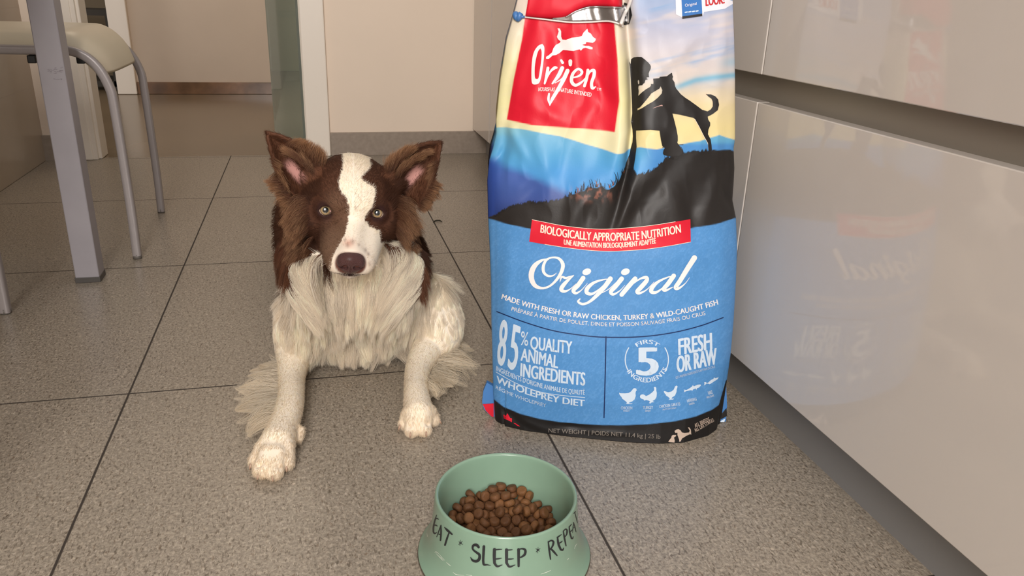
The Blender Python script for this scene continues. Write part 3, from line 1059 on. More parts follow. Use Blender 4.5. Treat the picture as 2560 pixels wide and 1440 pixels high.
logo.text('TM', (1491, 226.5), (1502.5, 227), 7, I_white, 1)
logo.build('brand_logo', bag, 'white leaping dog and hand lettered name on the red square')

pr_ = Art(bvh, 11)
topc = cspline([(1330, 549), (1375, 558), (1420, 566), (1500, 573), (1600, 567), (1665, 558), (1726, 548)], 40)
botc = cspline([(1727, 605), (1640, 620), (1560, 627), (1490, 627), (1400, 617), (1323, 604)], 40)
pr_.poly(list(topc) + list(botc), I_red, 2)
for P_ in (topc, botc): pr_.stroke(P_[::5], 1.1, I_cream, 3, 40, cap=False)
T = pr_.text
T('BIOLOGICALLY APPROPRIATE NUTRITION', (1350.5, 581), (1703, 581), 20, I_cream, 4, sag=21, bold=0.03, vert=0.4)
T('UNE ALIMENTATION BIOLOGIQUEMENT ADAPTÉE', (1409, 611), (1640, 608), 12.6, I_cream, 4, sag=10, bold=0.035, vert=0.4)
T('MADE WITH FRESH OR RAW CHICKEN, TURKEY & WILD-CAUGHT FISH', (1253, 747), (1796, 761), 12.5, I_white, 2, sag=46, bold=0.035)
T('PRÉPARÉ À PARTIR DE POULET, DINDE ET POISSON SAUVAGE FRAIS OU CRUS', (1278, 776), (1764, 787), 9.2, I_white, 2, sag=34, bold=0.015)
pr_.stroke([(1242, 779), (1310, 805), (1380, 826), (1445, 837), (1509, 843), (1600, 842), (1680, 832), (1750, 815), (1808, 794)], 2.6, I_navy, 1, 60)
pr_.stroke([(1515, 842), (1513, 940), (1510, 1044)], 2.8, I_navy, 1, 30)
T('8', (1241, 909), (1262.5, 915), 110, I_pale, 2, bold=0.016, vert=0.3)
T('5', (1268, 918), (1291, 927), 108, I_pale, 2, bold=0.016, vert=0.3)
T('%', (1301, 861), (1320, 865), 33, I_pale, 2, bold=0.01, vert=0.3)
T('QUALITY', (1325, 872), (1430, 885), 31, I_pale, 2, bold=0.03, vert=0.3)
T('ANIMAL', (1301, 901), (1395, 921), 31, I_pale, 2, bold=0.03, vert=0.3)
T('INGREDIENTS', (1300, 940), (1463, 964), 32, I_pale, 2, bold=0.035, vert=0.3, sag=2)
T("INGRÉDIENTS D'ORIGINE ANIMALE DE QUALITÉ", (1240, 926), (1462, 987), 11.5, I_pale, 2, sag=13, bold=0.02, vert=0.2)
pr_.stroke([(1240, 930), (1290, 958), (1347, 979), (1400, 988), (1462, 994)], 1.6, I_pale, 1, 30)
T('WHOLEPREY DIET', (1240, 955), (1462, 1016), 16, I_pale, 2, sag=11, bold=0.05, vert=0.2)
T('RÉGIME WHOLEPREY', (1239, 972), (1365, 1018), 8.5, I_pale, 2, sag=4, bold=0.01, vert=0.2)
for a0, a1 in ((147, 213), (-33, 33)):
    aa = np.radians(np.linspace(a0, a1, 12))
    pr_.stroke([(1617 + 54 * math.cos(a), 899 - 54 * math.sin(a)) for a in aa], 2.6, I_pale, 2, 30)
T('5', (1590, 938), (1647, 937), 68, I_pale, 2, bold=0.07, vert=0)
pr_.arctext('FIRST', (1618, 901), 42, 127, 51, 10, I_pale, 2, bold=0.02)
pr_.arctext('INGREDIENTS', (1616, 898), 58, 212, 336, 11.5, I_pale, 2, bold=0.03, inside=True)
T('FRESH', (1696, 888), (1781, 872), 40, I_pale, 2, bold=0.04, vert=0.3, lean=0.03)
T('OR RAW', (1692, 932), (1793, 910), 40, I_pale, 2, bold=0.04, vert=0.3, lean=0.03)
T('LES 5 PREMIERS INGRÉDIENTS SONT FRAIS OU CRUS', (1690, 947), (1788, 919), 5.6, I_pale, 2, bold=0.01)
for L_ in ([(145, 330), (165, 345), (260, 347), (330, 340), (380, 310), (420, 258), (440, 243), (480, 248), (497, 288), (480, 300), (470, 340), (475, 400), (450, 470), (400, 510), (345, 530), (340, 545), (412, 548), (395, 560), (275, 558), (300, 540), (285, 515), (200, 450), (190, 420), (170, 400), (145, 360)],
           [(558, 405), (575, 375), (620, 365), (660, 385), (680, 402), (740, 375), (800, 330), (840, 290), (845, 260), (835, 230), (860, 215), (885, 235), (885, 290), (897, 340), (890, 420), (860, 470), (810, 500), (848, 520), (790, 530), (765, 552), (738, 536), (765, 515), (740, 495), (690, 480), (640, 492), (635, 470), (580, 450), (560, 425)],
           [(1035, 312), (1050, 300), (1120, 325), (1190, 310), (1235, 270), (1260, 210), (1290, 190), (1312, 205), (1305, 240), (1295, 260), (1290, 320), (1260, 390), (1200, 430), (1190, 455), (1242, 450), (1220, 470), (1130, 477), (1155, 455), (1140, 430), (1080, 390), (1075, 370), (1050, 345)],
           [(1432, 325), (1450, 300), (1433, 273), (1490, 280), (1560, 240), (1600, 210), (1615, 183), (1640, 205), (1710, 175), (1770, 168), (1778, 190), (1740, 230), (1700, 245), (1690, 278), (1675, 250), (1620, 270), (1600, 302), (1590, 280), (1500, 300)],
           [(1835, 192), (1850, 160), (1842, 125), (1880, 120), (1890, 140), (1920, 135), (1980, 80), (2030, 55), (2040, 28), (2065, 45), (2135, 24), (2110, 65), (2040, 110), (1980, 150), (1950, 165), (1930, 155), (1890, 150), (1870, 170)]):
    pr_.poly(c8(L_), I_pale, 2)
for s, a, b, c in (('CHICKEN', (178, 665), (405, 668), 7), ('POULET', (228, 715), (352, 718), 4.5), ('TURKEY', (618, 663), (822, 655), 7), ('DINDE', (665, 718), (770, 713), 4.5), ('CHICKEN GIBLETS', (945, 642), (1365, 585), 7),
                   ('ABATS DE POULET', (1010, 687), (1290, 650), 4), ('HERRING', (1505, 530), (1697, 488), 7.5), ('HARENG', (1545, 585), (1655, 558), 4.8), ('HAKE', (1928, 377), (2015, 352), 8.5), ('MERLU BLANC', (1898, 452), (2050, 405), 5)):
    a, b = c8([a, b])
    T(s, a, b, c, I_pale, 2, bold=0.02)
pr_.build('printed_lettering', bag, 'white lettering and animal icons on the blue lower half')

ti = Art(bvh, 8)
T = ti.text
T('NET WEIGHT | POIDS NET 11.4 kg | 25 lb', (1371, 1081), (1651, 1097), 10, I_grey, 2, bold=0.02, sag=-0.5)
ti.build('foot_lettering', bag, 'grey net weight line on the black foot of the bag')
ti = Art(bvh, 8)
T = ti.text
T('ALL BREEDS', (1738, 1069), (1775, 1052), 9, I_tan, 2, bold=0.02)
T('ALL LIFE STAGES', (1738, 1081), (1786, 1053), 8, I_tan, 2, bold=0.02)
ti.build('foot_lettering', bag, 'small tan lettering on the black foot of the bag')
ti = Art(bvh, 8)
ti.poly(c8([(1250, 1100), (1290, 1070), (1330, 1062), (1370, 1085), (1400, 1130), (1450, 1140), (1540, 1130), (1555, 1090), (1518, 1028), (1545, 1028), (1575, 1070), (1586, 1172), (1560, 1165), (1500, 1190), (1400, 1250), (1360, 1335), (1338, 1338), (1345, 1280), (1310, 1180), (1310, 1135), (1265, 1138)]), I_tan, 2)
ti.build('dog_emblem', bag, 'tan emblem of a big dog')
ti = Art(bvh, 8)
ti.poly(c8([(1125, 1312), (1180, 1240), (1195, 1212), (1183, 1205), (1220, 1178), (1285, 1180), (1275, 1207), (1240, 1230), (1255, 1290), (1250, 1330), (1150, 1322)]), I_tan, 2)
ti.build('dog_emblem', bag, 'tan emblem of a small dog')
ti = Art(bvh, 8)
ti.poly(c7([(500, 662), (515, 648), (530, 682), (560, 668), (585, 625), (612, 670), (640, 722), (684, 735), (680, 815), (600, 775), (510, 735)]), I_red, 2)
ti.stroke(c7([(715, 832), (760, 850), (800, 880), (850, 902)]), [0.6, 2, 2.6, 1], I_red, 2, 14)
ti.build('leaf_emblem', bag, 'small red leaf on the black foot of the bag')

sc_ = Art(bvh, 10)
k6 = 1 / 5.3333
for pts, w in (([(488, 812), (440, 848), (372, 852), (316, 802), (312, 720), (350, 642), (430, 606), (520, 622), (572, 700), (552, 800), (490, 900), (400, 985), (300, 1016), (205, 985), (156, 900), (156, 800), (200, 712), (280, 650), (380, 618)],
                [4, 18, 30, 38, 40, 32, 22, 36, 50, 46, 36, 28, 32, 54, 68, 72, 62, 36, 4]),
               ([(530, 938), (556, 868), (610, 880), (660, 862), (722, 842)], [4, 26, 30, 16, 6]),
               ([(715, 850), (650, 900), (575, 980), (550, 1035), (595, 1058), (665, 1030), (750, 955)], [8, 34, 54, 52, 36, 14, 6]),
               ([(842, 880), (775, 975), (712, 1045), (745, 1082), (815, 1045), (900, 950)], [60, 58, 52, 34, 14, 5]),
               ([(1215, 896), (1120, 900), (990, 940), (900, 1015), (892, 1075), (960, 1092), (1050, 1035), (1150, 940)], [8, 18, 36, 54, 52, 36, 18, 10]),
               ([(1205, 890), (1125, 1000), (1015, 1120), (920, 1200), (835, 1228), (776, 1195), (800, 1158)], [64, 60, 48, 34, 32, 30, 14]),
               ([(1060, 1095), (1180, 1030), (1290, 930)], [8, 10, 6]),
               ([(1355, 890), (1275, 990), (1212, 1062), (1245, 1098), (1330, 1050), (1400, 975)], [62, 58, 52, 34, 14, 5]),
               ([(1535, 890), (1440, 1000), (1355, 1102)], [62, 62, 58]),
               ([(1400, 1060), (1500, 965), (1600, 892), (1680, 872), (1688, 915), (1612, 1005), (1562, 1060), (1595, 1082), (1690, 1035), (1790, 930)], [6, 12, 24, 44, 56, 60, 52, 34, 14, 5]),
               ([(2060, 850), (1970, 870), (1840, 932), (1762, 1010), (1752, 1062), (1812, 1072), (1900, 1015), (2000, 920)], [8, 18, 36, 54, 52, 36, 18, 10]),
               ([(2050, 850), (1975, 955), (1915, 1025), (1945, 1045), (2040, 1000)], [60, 60, 50, 34, 8]),
               ([(2325, 612), (2230, 760), (2135, 915), (2075, 1005), (2115, 1018), (2200, 955), (2264, 870)], [72, 66, 60, 54, 34, 12, 4])):
    sc_.stroke(c6(pts), np.array(w) * k6, I_white, 2, 60)
for cx_, cy_ in ((890, 797), (1405, 797)):
    th = np.linspace(0, 2 * PI, 25)[:-1]
    e = [(cx_ + 60 * math.cos(t) * math.cos(-.35) - 42 * math.sin(t) * math.sin(-.35), cy_ + 60 * math.cos(t) * math.sin(-.35) + 42 * math.sin(t) * math.cos(-.35)) for t in th]
    sc_.poly(c6(e), I_white, 2)
sc_.build('script_lettering', bag, 'large white script word on the blue lower half')

stk = Art(bvh, 8)
I_stk = ink('sticker_white', (228, 228, 236))
stk.poly([(1688, -60), (1838, -70), (1838, 6), (1812, 22), (1760, 30), (1757, 40), (1706, 44), (1690, 36)], I_stk, 1)
stk.build('sticker', bag, 'white corner sticker')
stk = Art(bvh, 8)
stk.poly([(1704, 4), (1706, 46), (1756, 39), (1753, -20), (1703, -14)], ink('pack_blue', (58, 116, 186)), 2)
stk.poly([(1706, 47), (1705.5, 41), (1755.5, 34), (1756, 40)], I_black, 3)
stk.build('pack_picture', bag, 'small blue pack picture on the sticker')
stk = Art(bvh, 8)
stk.text('Original', (1713, 17), (1742, 12), 7, I_white, 3)
for i in range(4): stk.stroke([(1713 + i * 9, 31 - i), (1718 + i * 9, 30 - i)], 3, I_pale, 3, 4)
stk.text('LOOK!', (1764, 15), (1812, 8), 24, ink('dull_red', (196, 46, 52)), 3, bold=0.04, vert=0.2)
stk.build('sticker_lettering', bag, 'red lettering on the corner sticker')


# -------- torn zip mouth in the upper left: foil lining, red flap, white zip tape, cord, blue pull tab
def onbag(px, off):
    out = []
    for p in px:
        d = rays(p)[0]
        hit, no, i_, ds = bvh.ray_cast(Vector(CO), Vector(d))
        if hit is None: hit = Vector(bagplane([p])[0])
        out.append(np.array(hit) + BN * off)
    return np.array(out)


def patch(name, top, bot, m, off, n=50, k=10, sub=None):
    tp, bt = cspline(top, n), cspline(bot, n)
    V, F = [], []
    for j in range(k):
        v = j / (k - 1)
        o_ = off(v) if callable(off) else off
        row = tp * (1 - v) + bt * v
        V += list(onbag(row, o_))
    V += [v_ - BN * 0.0008 for v_ in V]
    q = n * k
    for j in range(k - 1):
        for i in range(n - 1):
            a = j * n + i
            F.append((a, a + n, a + n + 1, a + 1)); F.append((q + a, q + a + 1, q + a + n + 1, q + a + n))
    ring_ = list(range(n)) + [j * n + n - 1 for j in range(1, k)] + [(k - 1) * n + i for i in range(n - 2, -1, -1)] + [j * n for j in range(k - 2, 0, -1)]
    for i in range(len(ring_)):
        a, b = ring_[i], ring_[(i + 1) % len(ring_)]
        F.append((a, b, q + b, q + a))
    return obj(name, V, F, m, bag, True)


M['foil'] = mat('silver_foil', (186, 184, 184), 0.32, metal=0.9, bump=0.6, bscale=60)
patch('foil_lining', [(1380, 46), (1430, 26), (1470, 14), (1530, 12), (1572, 14)], [(1380, 50), (1430, 53), (1480, 53), (1530, 54), (1572, 58)], M['foil'], lambda v: 0.004 - 0.002 * v)
patch('red_flap', [(1328, -58), (1400, -64), (1470, -64), (1552, -60)], [(1313, 40), (1370, 44), (1412, 41), (1440, 26), (1475, 15), (1553, 17)],
      mat('red_bag_film', (216, 24, 48), 0.5, spec=0.32), lambda v: 0.003 + 0.007 * math.sin(v * PI) ** 0.7 + 0.004 * v)
wm = mat('white_zip_plastic', (232, 228, 222), 0.35)
tube('zip_tape', onbag(cspline([(1308, 42), (1360, 48), (1420, 55), (1470, 55), (1520, 53), (1548, 60), (1556, 66)], 50), 0.0035), 0.0011, wm, bag, 8)
tube('flap_hem', onbag(cspline([(1412, 43), (1440, 27), (1475, 17), (1515, 17), (1553, 19)], 40), 0.0085), 0.0009, M['foil'], bag, 8)
tube('cord', onbag(cspline([(1588, -40), (1576, -8), (1568, 15), (1557, 38), (1549, 60)], 30), 0.010), 0.0023, wm, bag, 10)
gap = Art(bvh, 8)  # flat black patch on the film, painting the shade inside the zip gap
gap.poly([(1560, 6), (1575, 12), (1580, 38), (1573, 60), (1553, 64), (1556, 40)], ink('gap_shade_black', (30, 28, 27)), 3)
gap.build('zip_gap_shade', bag)
V, F = tube_data(onbag([(1289, 30), (1289, 36), (1291, 44), (1295, 52)], 0.003), [0.003, 0.0045, 0.0042, 0.0018], 12)
V2, F2 = tube_data(onbag([(1303, 32), (1300, 37), (1297, 45), (1294, 53)], 0.003), [0.003, 0.0042, 0.0042, 0.0018], 12)
V3, F3 = tube_data(onbag([(1299, 41), (1306, 42), (1312, 42)], 0.0032), [0.003, 0.0018, 0.0015], 10)
allV = list(V) + list(V2) + list(V3)
allF = list(F) + [tuple(i + len(V) for i in f) for f in F2] + [tuple(i + len(V) + len(V2) for i in f) for f in F3]
obj('pull_tab', allV, allF, mat('blue_plastic', (70, 120, 180), 0.4), bag, True)


# -------- folded bottom corners
def flap(name, poly, depth, thick, m, lab=None):
    pts = bagplane(np.array(poly, float)) - BN * depth
    pts[:, 2] = np.maximum(pts[:, 2], 0.0012)
    n = len(pts)
    V = [p + BN * thick / 2 for p in pts] + [p - BN * thick / 2 for p in pts]
    F = [tuple(range(n))] + [tuple(range(2 * n - 1, n - 1, -1))] + [(i, i + n, (i + 1) % n + n, (i + 1) % n) for i in range(n)]
    bm = bmesh.new()
    vs = [bm.verts.new(v) for v in V]
    for f in F: bm.faces.new([vs[i] for i in f])
    bmesh.ops.triangulate(bm, faces=[f for f in bm.faces if len(f.verts) > 4])
    o = bmobj(name, bm, m, bag)
    if lab: o['label'] = lab
    return o


mb = mat('blue_bag_film', (70, 124, 186), 0.4)
flap('corner_fold', [(1238, 975), (1217, 963), (1208, 985), (1205, 1012), (1210, 1030), (1228, 1050), (1246, 1062)], 0.012, 0.008, mb)
flap('corner_print', [(1234, 1014), (1207, 1016), (1214, 1031), (1228, 1046), (1234, 1050)], 0.0065, 0.001, I_red, 'red printed corner of the fold')
flap('corner_fold', [(1800, 925), (1817, 955), (1820, 1018), (1817, 1060), (1798, 1088), (1768, 1101), (1772, 1080), (1796, 1050)], 0.010, 0.010, mb)
flap('corner_print', [(1818, 1024), (1819, 1043), (1792, 1066), (1786, 1060)], 0.004, 0.001, I_black, 'black band on the folded corner')
flap('corner_print', [(1784, 1083), (1790, 1080), (1787, 1092), (1771, 1098), (1768, 1094)], 0.004, 0.001, I_red, 'red patch on the folded corner')
flap('corner_print', [(1815, 1050), (1811, 1066), (1797, 1084), (1790, 1078), (1795, 1066)], 0.004, 0.001, I_pale, 'white print on the folded corner')
# ================================================================ bowl and food
BO = np.array([0.1845, 0.7075, 0.0])
bowl = empty('pet_bowl', tuple(BO))
tag(bowl, 'sage green enamel dog bowl with black hand lettering, full of brown kibble', 'dog bowl')
M['enamel'] = mat('sage_green_enamel', (132, 161, 140), 0.30, coat=0.35, coatr=0.12, noise=0.03, nscale=30)
prof = [(0.0001, 0.006), (0.06, 0.006), (0.090, 0.0015), (0.0955, 0.0008), (0.0975, 0.0018), (0.0980, 0.0034), (0.0962, 0.0052), (0.0930, 0.0085), (0.0895, 0.0140), (0.0865, 0.021),
        (0.0842, 0.031), (0.0822, 0.044), (0.0806, 0.059), (0.0797, 0.071), (0.0792, 0.0755), (0.0788, 0.0785), (0.0775, 0.0798), (0.0760, 0.0792), (0.0748, 0.0770),
        (0.0735, 0.066), (0.0710, 0.045), (0.0675, 0.028), (0.0620, 0.0145), (0.0560, 0.0105), (0.040, 0.0095), (0.0001, 0.0095)]
pp = cspline(prof, 110)
pp[:, 0] = np.maximum(pp[:, 0], 0.0001)
V, F = lathe_data(pp, BO, 128)
bb = obj('bowl_body', V, F, M['enamel'], bowl, True)
bbvh = BVHTree.FromPolygons([Vector(v) for v in V], F)
# dark worn edge on the foot rim
V, F = tube_data([(BO[0] + 0.0972 * math.cos(a), BO[1] + 0.0972 * math.sin(a), 0.0017) for a in np.linspace(0, 2 * PI, 129)], 0.0016, 8, False)
obj('base_ring', V, F, mat('worn_steel_edge', (92, 88, 76), 0.45, metal=0.4, noise=0.4, nscale=60), bowl, True)
I_brush = mat('brush_black', (38, 40, 42), 0.45)
ba = Art(bbvh, 9)
c9 = lambda L: [(1000 + x / 4.2346, 1100 + y / 4.2346) for x, y in L]
kb = 1 / 4.2346
for pts, w in (([(386, 796), (366, 860), (354, 920), (352, 972)], [8, 16, 18, 16]), ([(374, 838), (390, 832), (406, 840)], [12, 15, 7]), ([(358, 905), (376, 902), (396, 912)], [12, 14, 7]), ([(352, 972), (366, 990), (388, 980)], [14, 17, 7]),
               ([(432, 905), (412, 960), (388, 1025)], [10, 12, 7]), ([(432, 905), (434, 980), (428, 1062)], [12, 18, 16]), ([(404, 995), (420, 1000), (432, 1004)], [8, 9, 6]),
               ([(470, 925), (505, 960), (550, 998)], [8, 24, 16]), ([(518, 985), (498, 1040), (476, 1112)], [14, 20, 20]),
               ([(640, 1058), (636, 1090), (634, 1122)], [3, 7, 4]), ([(622, 1075), (640, 1092), (665, 1108)], [4, 8, 4]), ([(662, 1072), (640, 1092), (618, 1108)], [4, 8, 4]),
               ([(832, 1135), (810, 1112), (775, 1118), (770, 1155), (800, 1185), (840, 1215), (838, 1262), (805, 1285), (765, 1272), (745, 1240)], [26, 30, 26, 20, 22, 28, 32, 30, 22, 5]),
               ([(888, 1130), (884, 1200), (880, 1285)], [30, 28, 24]), ([(880, 1275), (888, 1318), (925, 1322), (962, 1330)], [26, 24, 12, 4]),
               ([(1000, 1160), (998, 1230), (1000, 1300)], [34, 34, 30]), ([(995, 1165), (1040, 1160), (1082, 1158)], [12, 12, 6]), ([(1000, 1262), (1040, 1258), (1078, 1252)], [12, 14, 6]), ([(1000, 1305), (1030, 1338), (1085, 1322)], [28, 22, 6]),
               ([(1128, 1165), (1128, 1230), (1128, 1300)], [34, 34, 30]), ([(1125, 1168), (1160, 1165), (1192, 1162)], [12, 12, 6]), ([(1130, 1262), (1165, 1262), (1205, 1258)], [12, 14, 6]), ([(1130, 1305), (1160, 1342), (1222, 1322)], [28, 22, 6]),
               ([(1256, 1160), (1256, 1240), (1256, 1335)], [30, 28, 24]), ([(1245, 1165), (1290, 1152), (1325, 1165), (1322, 1210), (1285, 1240), (1255, 1245)], [12, 16, 26, 26, 16, 8]),
               ([(1462, 1135), (1460, 1165), (1458, 1200)], [3, 7, 4]), ([(1436, 1150), (1460, 1166), (1480, 1180)], [4, 8, 4]), ([(1486, 1150), (1460, 1166), (1440, 1188)], [4, 8, 4]),
               ([(1570, 1075), (1580, 1160), (1594, 1262)], [12, 20, 14]), ([(1568, 1085), (1600, 1065), (1625, 1080), (1615, 1125), (1590, 1160)], [10, 16, 22, 18, 10]), ([(1595, 1150), (1625, 1180), (1662, 1222)], [14, 22, 14]),
               ([(1668, 1030), (1678, 1100), (1702, 1160)], [16, 24, 22]), ([(1665, 1035), (1690, 1015), (1712, 1000)], [12, 12, 5]), ([(1682, 1095), (1702, 1085), (1722, 1068)], [11, 13, 5]), ([(1700, 1160), (1722, 1165), (1736, 1140)], [20, 18, 6]),
               ([(1730, 965), (1742, 1040), (1758, 1120)], [12, 18, 12]), ([(1728, 968), (1752, 945), (1768, 955), (1766, 995), (1748, 1025)], [8, 12, 17, 15, 8]),
               ([(1792, 920), (1798, 980), (1816, 1040)], [12, 17, 16]), ([(1790, 925), (1806, 905), (1820, 890)], [9, 10, 5]), ([(1800, 975), (1815, 962), (1828, 948)], [9, 10, 5]), ([(1815, 1042), (1828, 1042), (1836, 1020)], [14, 14, 5]),
               ([(1838, 875), (1832, 930), (1828, 985)], [6, 8, 4]), ([(1838, 872), (1852, 920), (1864, 972)], [8, 12, 8]), ([(1834, 935), (1846, 925), (1856, 915)], [6, 7, 4]),
               ([(1838, 780), (1850, 768), (1862, 755)], [6, 9, 6]), ([(1852, 765), (1868, 830), (1880, 880)], [7, 9, 6])):
    ba.stroke(c9(pts), np.array(w) * kb, I_brush, 2, 26)
ba.build('brush_lettering', bowl, 'black brush lettering round the side of the bowl')
# worn scratches on the foot
I_scr = mat('scratched_enamel', (206, 214, 200), 0.5)
for pts in ([(365, 1190), (385, 1185), (420, 1215), (440, 1240), (475, 1275)], [(380, 1200), (430, 1250), (460, 1280)], [(1845, 1155), (1858, 1120), (1875, 1095)], [(1768, 1270), (1785, 1255)],
            [(1490, 1420), (1550, 1400), (1600, 1378)], [(560, 1400), (600, 1425), (680, 1432)], [(700, 1425), (760, 1435)], [(285, 985), (290, 1020)], [(490, 1295), (520, 1320), (540, 1335)]):
    sw = Art(bbvh, 9)
    sw.stroke(c9(pts), np.array([3, 7, 3, 6, 3][:len(pts)]) * kb, I_scr, 1, 20)
    sw.build('scratch', bowl)

KIB = """-110,113,141,83,0,0,56;203,202,141,0,99,10,0;-258,258,166,4,-63,-31,71;7,66,159,8,-86,-42,26;369,334,158,93,23,-7,27;-13,194,141,0,41,-91,0;378,112,141,0,-58,-81,0;291,-201,141,71,0,0,71;-290,385,165,72,-36,59,-9;-173,368,141,37,0,0,93;170,-8,167,84,-53,3,-5;173,-113,141,0,43,90,0;-25,414,141,0,-80,59,0;307,226,166,27,-50,-5,-82;220,319,164,68,70,-12,19;-134,239,141,0,99,-14,0;500,154,154,8,67,72,15;-327,219,164,49,66,-25,-51;97,444,141,4,0,0,-100;452,10,141,84,0,0,54;-519,66,154,15,31,-94,-7;-209,463,173,49,-28,-50,-65;-442,279,154,98,9,15,-6;-58,312,165,26,-59,-39,-66;-357,344,170,42,34,60,59;426,230,169,54,73,38,14;-226,151,168,3,-24,55,80;-89,516,174,50,30,41,-70;396,433,229,64,60,-8,-47;65,320,141,93,0,0,37;217,422,161,33,-13,-93,8;154,88,165,20,-40,56,70;-324,496,217,11,28,-84,-44;38,555,180,92,36,-1,-16;-234,39,141,82,0,0,57;-160,-264,167,17,57,60,53;-422,151,141,0,-29,96,0;450,-148,165,62,-36,61,-34;148,533,206,70,24,41,53;-407,-20,165,44,-18,68,-55;228,525,229,88,-6,47,-2;297,14,161,18,38,84,-35;-27,383,239,29,91,-16,-25;-204,557,219,40,-87,17,24;116,393,226,34,-91,-23,-8;-129,385,243,40,-61,35,-59;428,-47,238,69,47,35,-43;282,410,210,33,35,-87,-9;-400,431,251,72,18,-59,32;60,594,274,8,-5,-99,12;15,478,239,30,48,44,-70;-205,356,243,71,5,70,10;-419,176,219,50,0,0,-87;-68,583,251,80,-23,-9,-55;-294,-284,141,94,0,0,34;-250,549,311,90,18,-18,-34;-148,241,219,63,0,0,-78;371,297,226,20,-82,52,13;-148,485,279,18,34,-82,43;102,182,169,75,-24,-52,33;-156,591,337,7,44,23,87;126,491,305,85,26,-27,38;23,-342,141,0,98,-21,0;477,362,294,70,-24,-29,-60;-532,237,231,13,-73,-67,8;407,463,353,68,46,58,-6;90,608,346,38,-12,-7,-91;-124,649,438,35,17,58,-71;-45,635,340,34,22,57,-71;55,284,224,6,88,46,-1;-285,322,275,74,-7,-66,10;492,286,226,85,-30,43,-6;95,628,422,14,94,-30,-5;-238,-165,141,0,36,93,0;257,-82,228,39,22,-14,-88;-17,535,345,93,21,-16,27;227,217,239,33,61,71,15;-273,439,281,1,-22,73,-65;-538,329,315,40,-79,-14,45;-454,369,244,78,32,-53,13;317,507,278,59,-64,-34,37;225,567,325,7,-6,98,-17;549,-141,186,80,-27,-30,45;29,419,321,20,-55,71,38;-190,259,316,67,-7,-33,67;219,590,400,56,-16,9,81;331,529,390,87,7,-10,47;561,179,253,17,63,73,-21;60,-51,166,24,-45,-9,-85;-505,-107,177,66,64,40,0;453,85,235,47,-71,-27,44;-369,519,341,23,-67,43,56;232,32,262,26,45,54,-66;-74,272,282,16,-60,-75,21;-293,557,407,50,47,-73,-4;-393,-251,164,46,46,-54,-54;-571,134,244,57,70,28,-32;224,416,298,92,-1,-39,9;347,-94,161,13,10,-92,37;436,-279,153,7,96,-22,15;-231,595,437,34,-50,-4,-79;-472,59,220,12,57,-80,-11;-125,506,398,16,31,-49,80;-94,389,342,6,-67,-74,6;-305,-55,161,33,-35,85,20;-47,167,219,0,-23,97,0;96,648,523,5,-66,7,75;440,183,285,80,-37,-44,-18;-363,293,286,68,-26,-63,29;199,618,491,9,-21,-16,96;143,379,353,16,-15,25,94;-461,264,308,85,28,32,31;122,-35,253,91,24,-18,-29;160,303,280,63,52,37,44;-382,-135,167,13,-8,-51,85;-18,572,437,13,2,13,98;-593,30,249,20,61,-27,72;-148,68,223,32,-24,-29,87;360,135,245,78,-8,55,30;341,381,314,69,-48,44,31;571,82,234,22,38,74,-51;544,-8,191,92,19,33,4;262,-208,219,100,0,0,-2;272,311,302,58,58,-43,38;-309,-211,229,56,-4,48,67;-288,196,261,8,-1,-99,-12;-10,674,496,31,28,-60,69;-60,-242,161,84,25,-30,-39;351,12,272,76,-52,-37,7;-419,-138,265,7,20,98,5;-475,394,367,49,48,-72,6;55,-218,141,0,63,-77,0;-16,449,412,18,80,57,4;-140,-141,177,41,15,-89,10;-579,211,337,65,-21,-57,45;266,-427,171,31,-41,72,47;-112,-17,141,63,0,0,-78;57,-442,167,12,21,-84,-49;-321,448,401,57,78,23,-12;57,191,284,37,-40,-66,-52;-373,102,275,77,43,10,46;-257,-421,170,29,-85,19,-39;74,84,236,46,-55,68,-17;-476,-207,177,24,-59,-7,77;352,-312,234,0,-12,72,-68;-352,375,361,57,-37,-42,-60;-70,-471,165,71,70,6,6;113,457,407,6,86,-50,11;175,141,282,31,-90,-2,-31;367,-203,229,18,67,7,72;-549,-46,206,8,30,-59,-75;-10,215,367,39,5,92,4;270,112,205,10,15,60,78;276,-326,141,34,0,0,-94;-374,-376,176,27,20,51,79;-325,74,186,93,-5,-35,-12;-253,-135,241,90,-39,17,-4;-175,-387,167,66,-15,-46,58;46,298,303,25,1,-3,-97;388,-384,191,36,26,67,-60;-116,-74,240,8,82,41,-39;-109,-563,230,63,13,-10,-76;-27,11,239,59,8,-18,78;-25,-114,161,72,-31,15,-60;498,-104,277,83,23,43,-25;7,-107,265,16,20,-86,45;-563,-208,239,75,-32,40,-41;523,-232,231,44,-60,62,25;202,227,365,92,-25,-29,11;563,228,315,67,-19,-19,-70;304,206,336,20,68,-14,-69;-257,71,273,34,-13,-91,18;27,89,324,70,14,-8,-70;-379,207,346,21,-57,73,32;-82,-367,166,26,-36,-31,84;-302,-473,218,65,44,-20,-59;-3,-343,238,60,-32,0,-73;-223,-24,251,55,77,1,32;-478,-322,225,88,-21,8,41;166,-495,173,30,-62,73,0;172,-240,162,53,-29,25,-75;-192,-508,189,5,53,-68,-50;10,-552,183,45,-19,-43,-76;-488,-237,301,24,75,-13,-60;-222,386,361,9,42,-87,-23;-1,-211,239,37,29,-88,-1;398,264,324,33,-83,-4,45;103,-424,257,75,-7,19,-62;-235,-296,237,14,38,-77,-49;232,-77,303,96,-2,-26,-5;150,-154,238,41,15,-32,-84;219,-330,232,23,3,18,96;-86,145,298,78,-1,1,62;105,-283,233,29,49,78,26;155,-363,161,23,10,38,89;-207,128,316,17,-38,-6,-91;-257,241,364,25,9,94,21;-361,-22,262,94,0,17,28;495,120,348,43,-45,-78,-7"""
rk = random.Random(11)
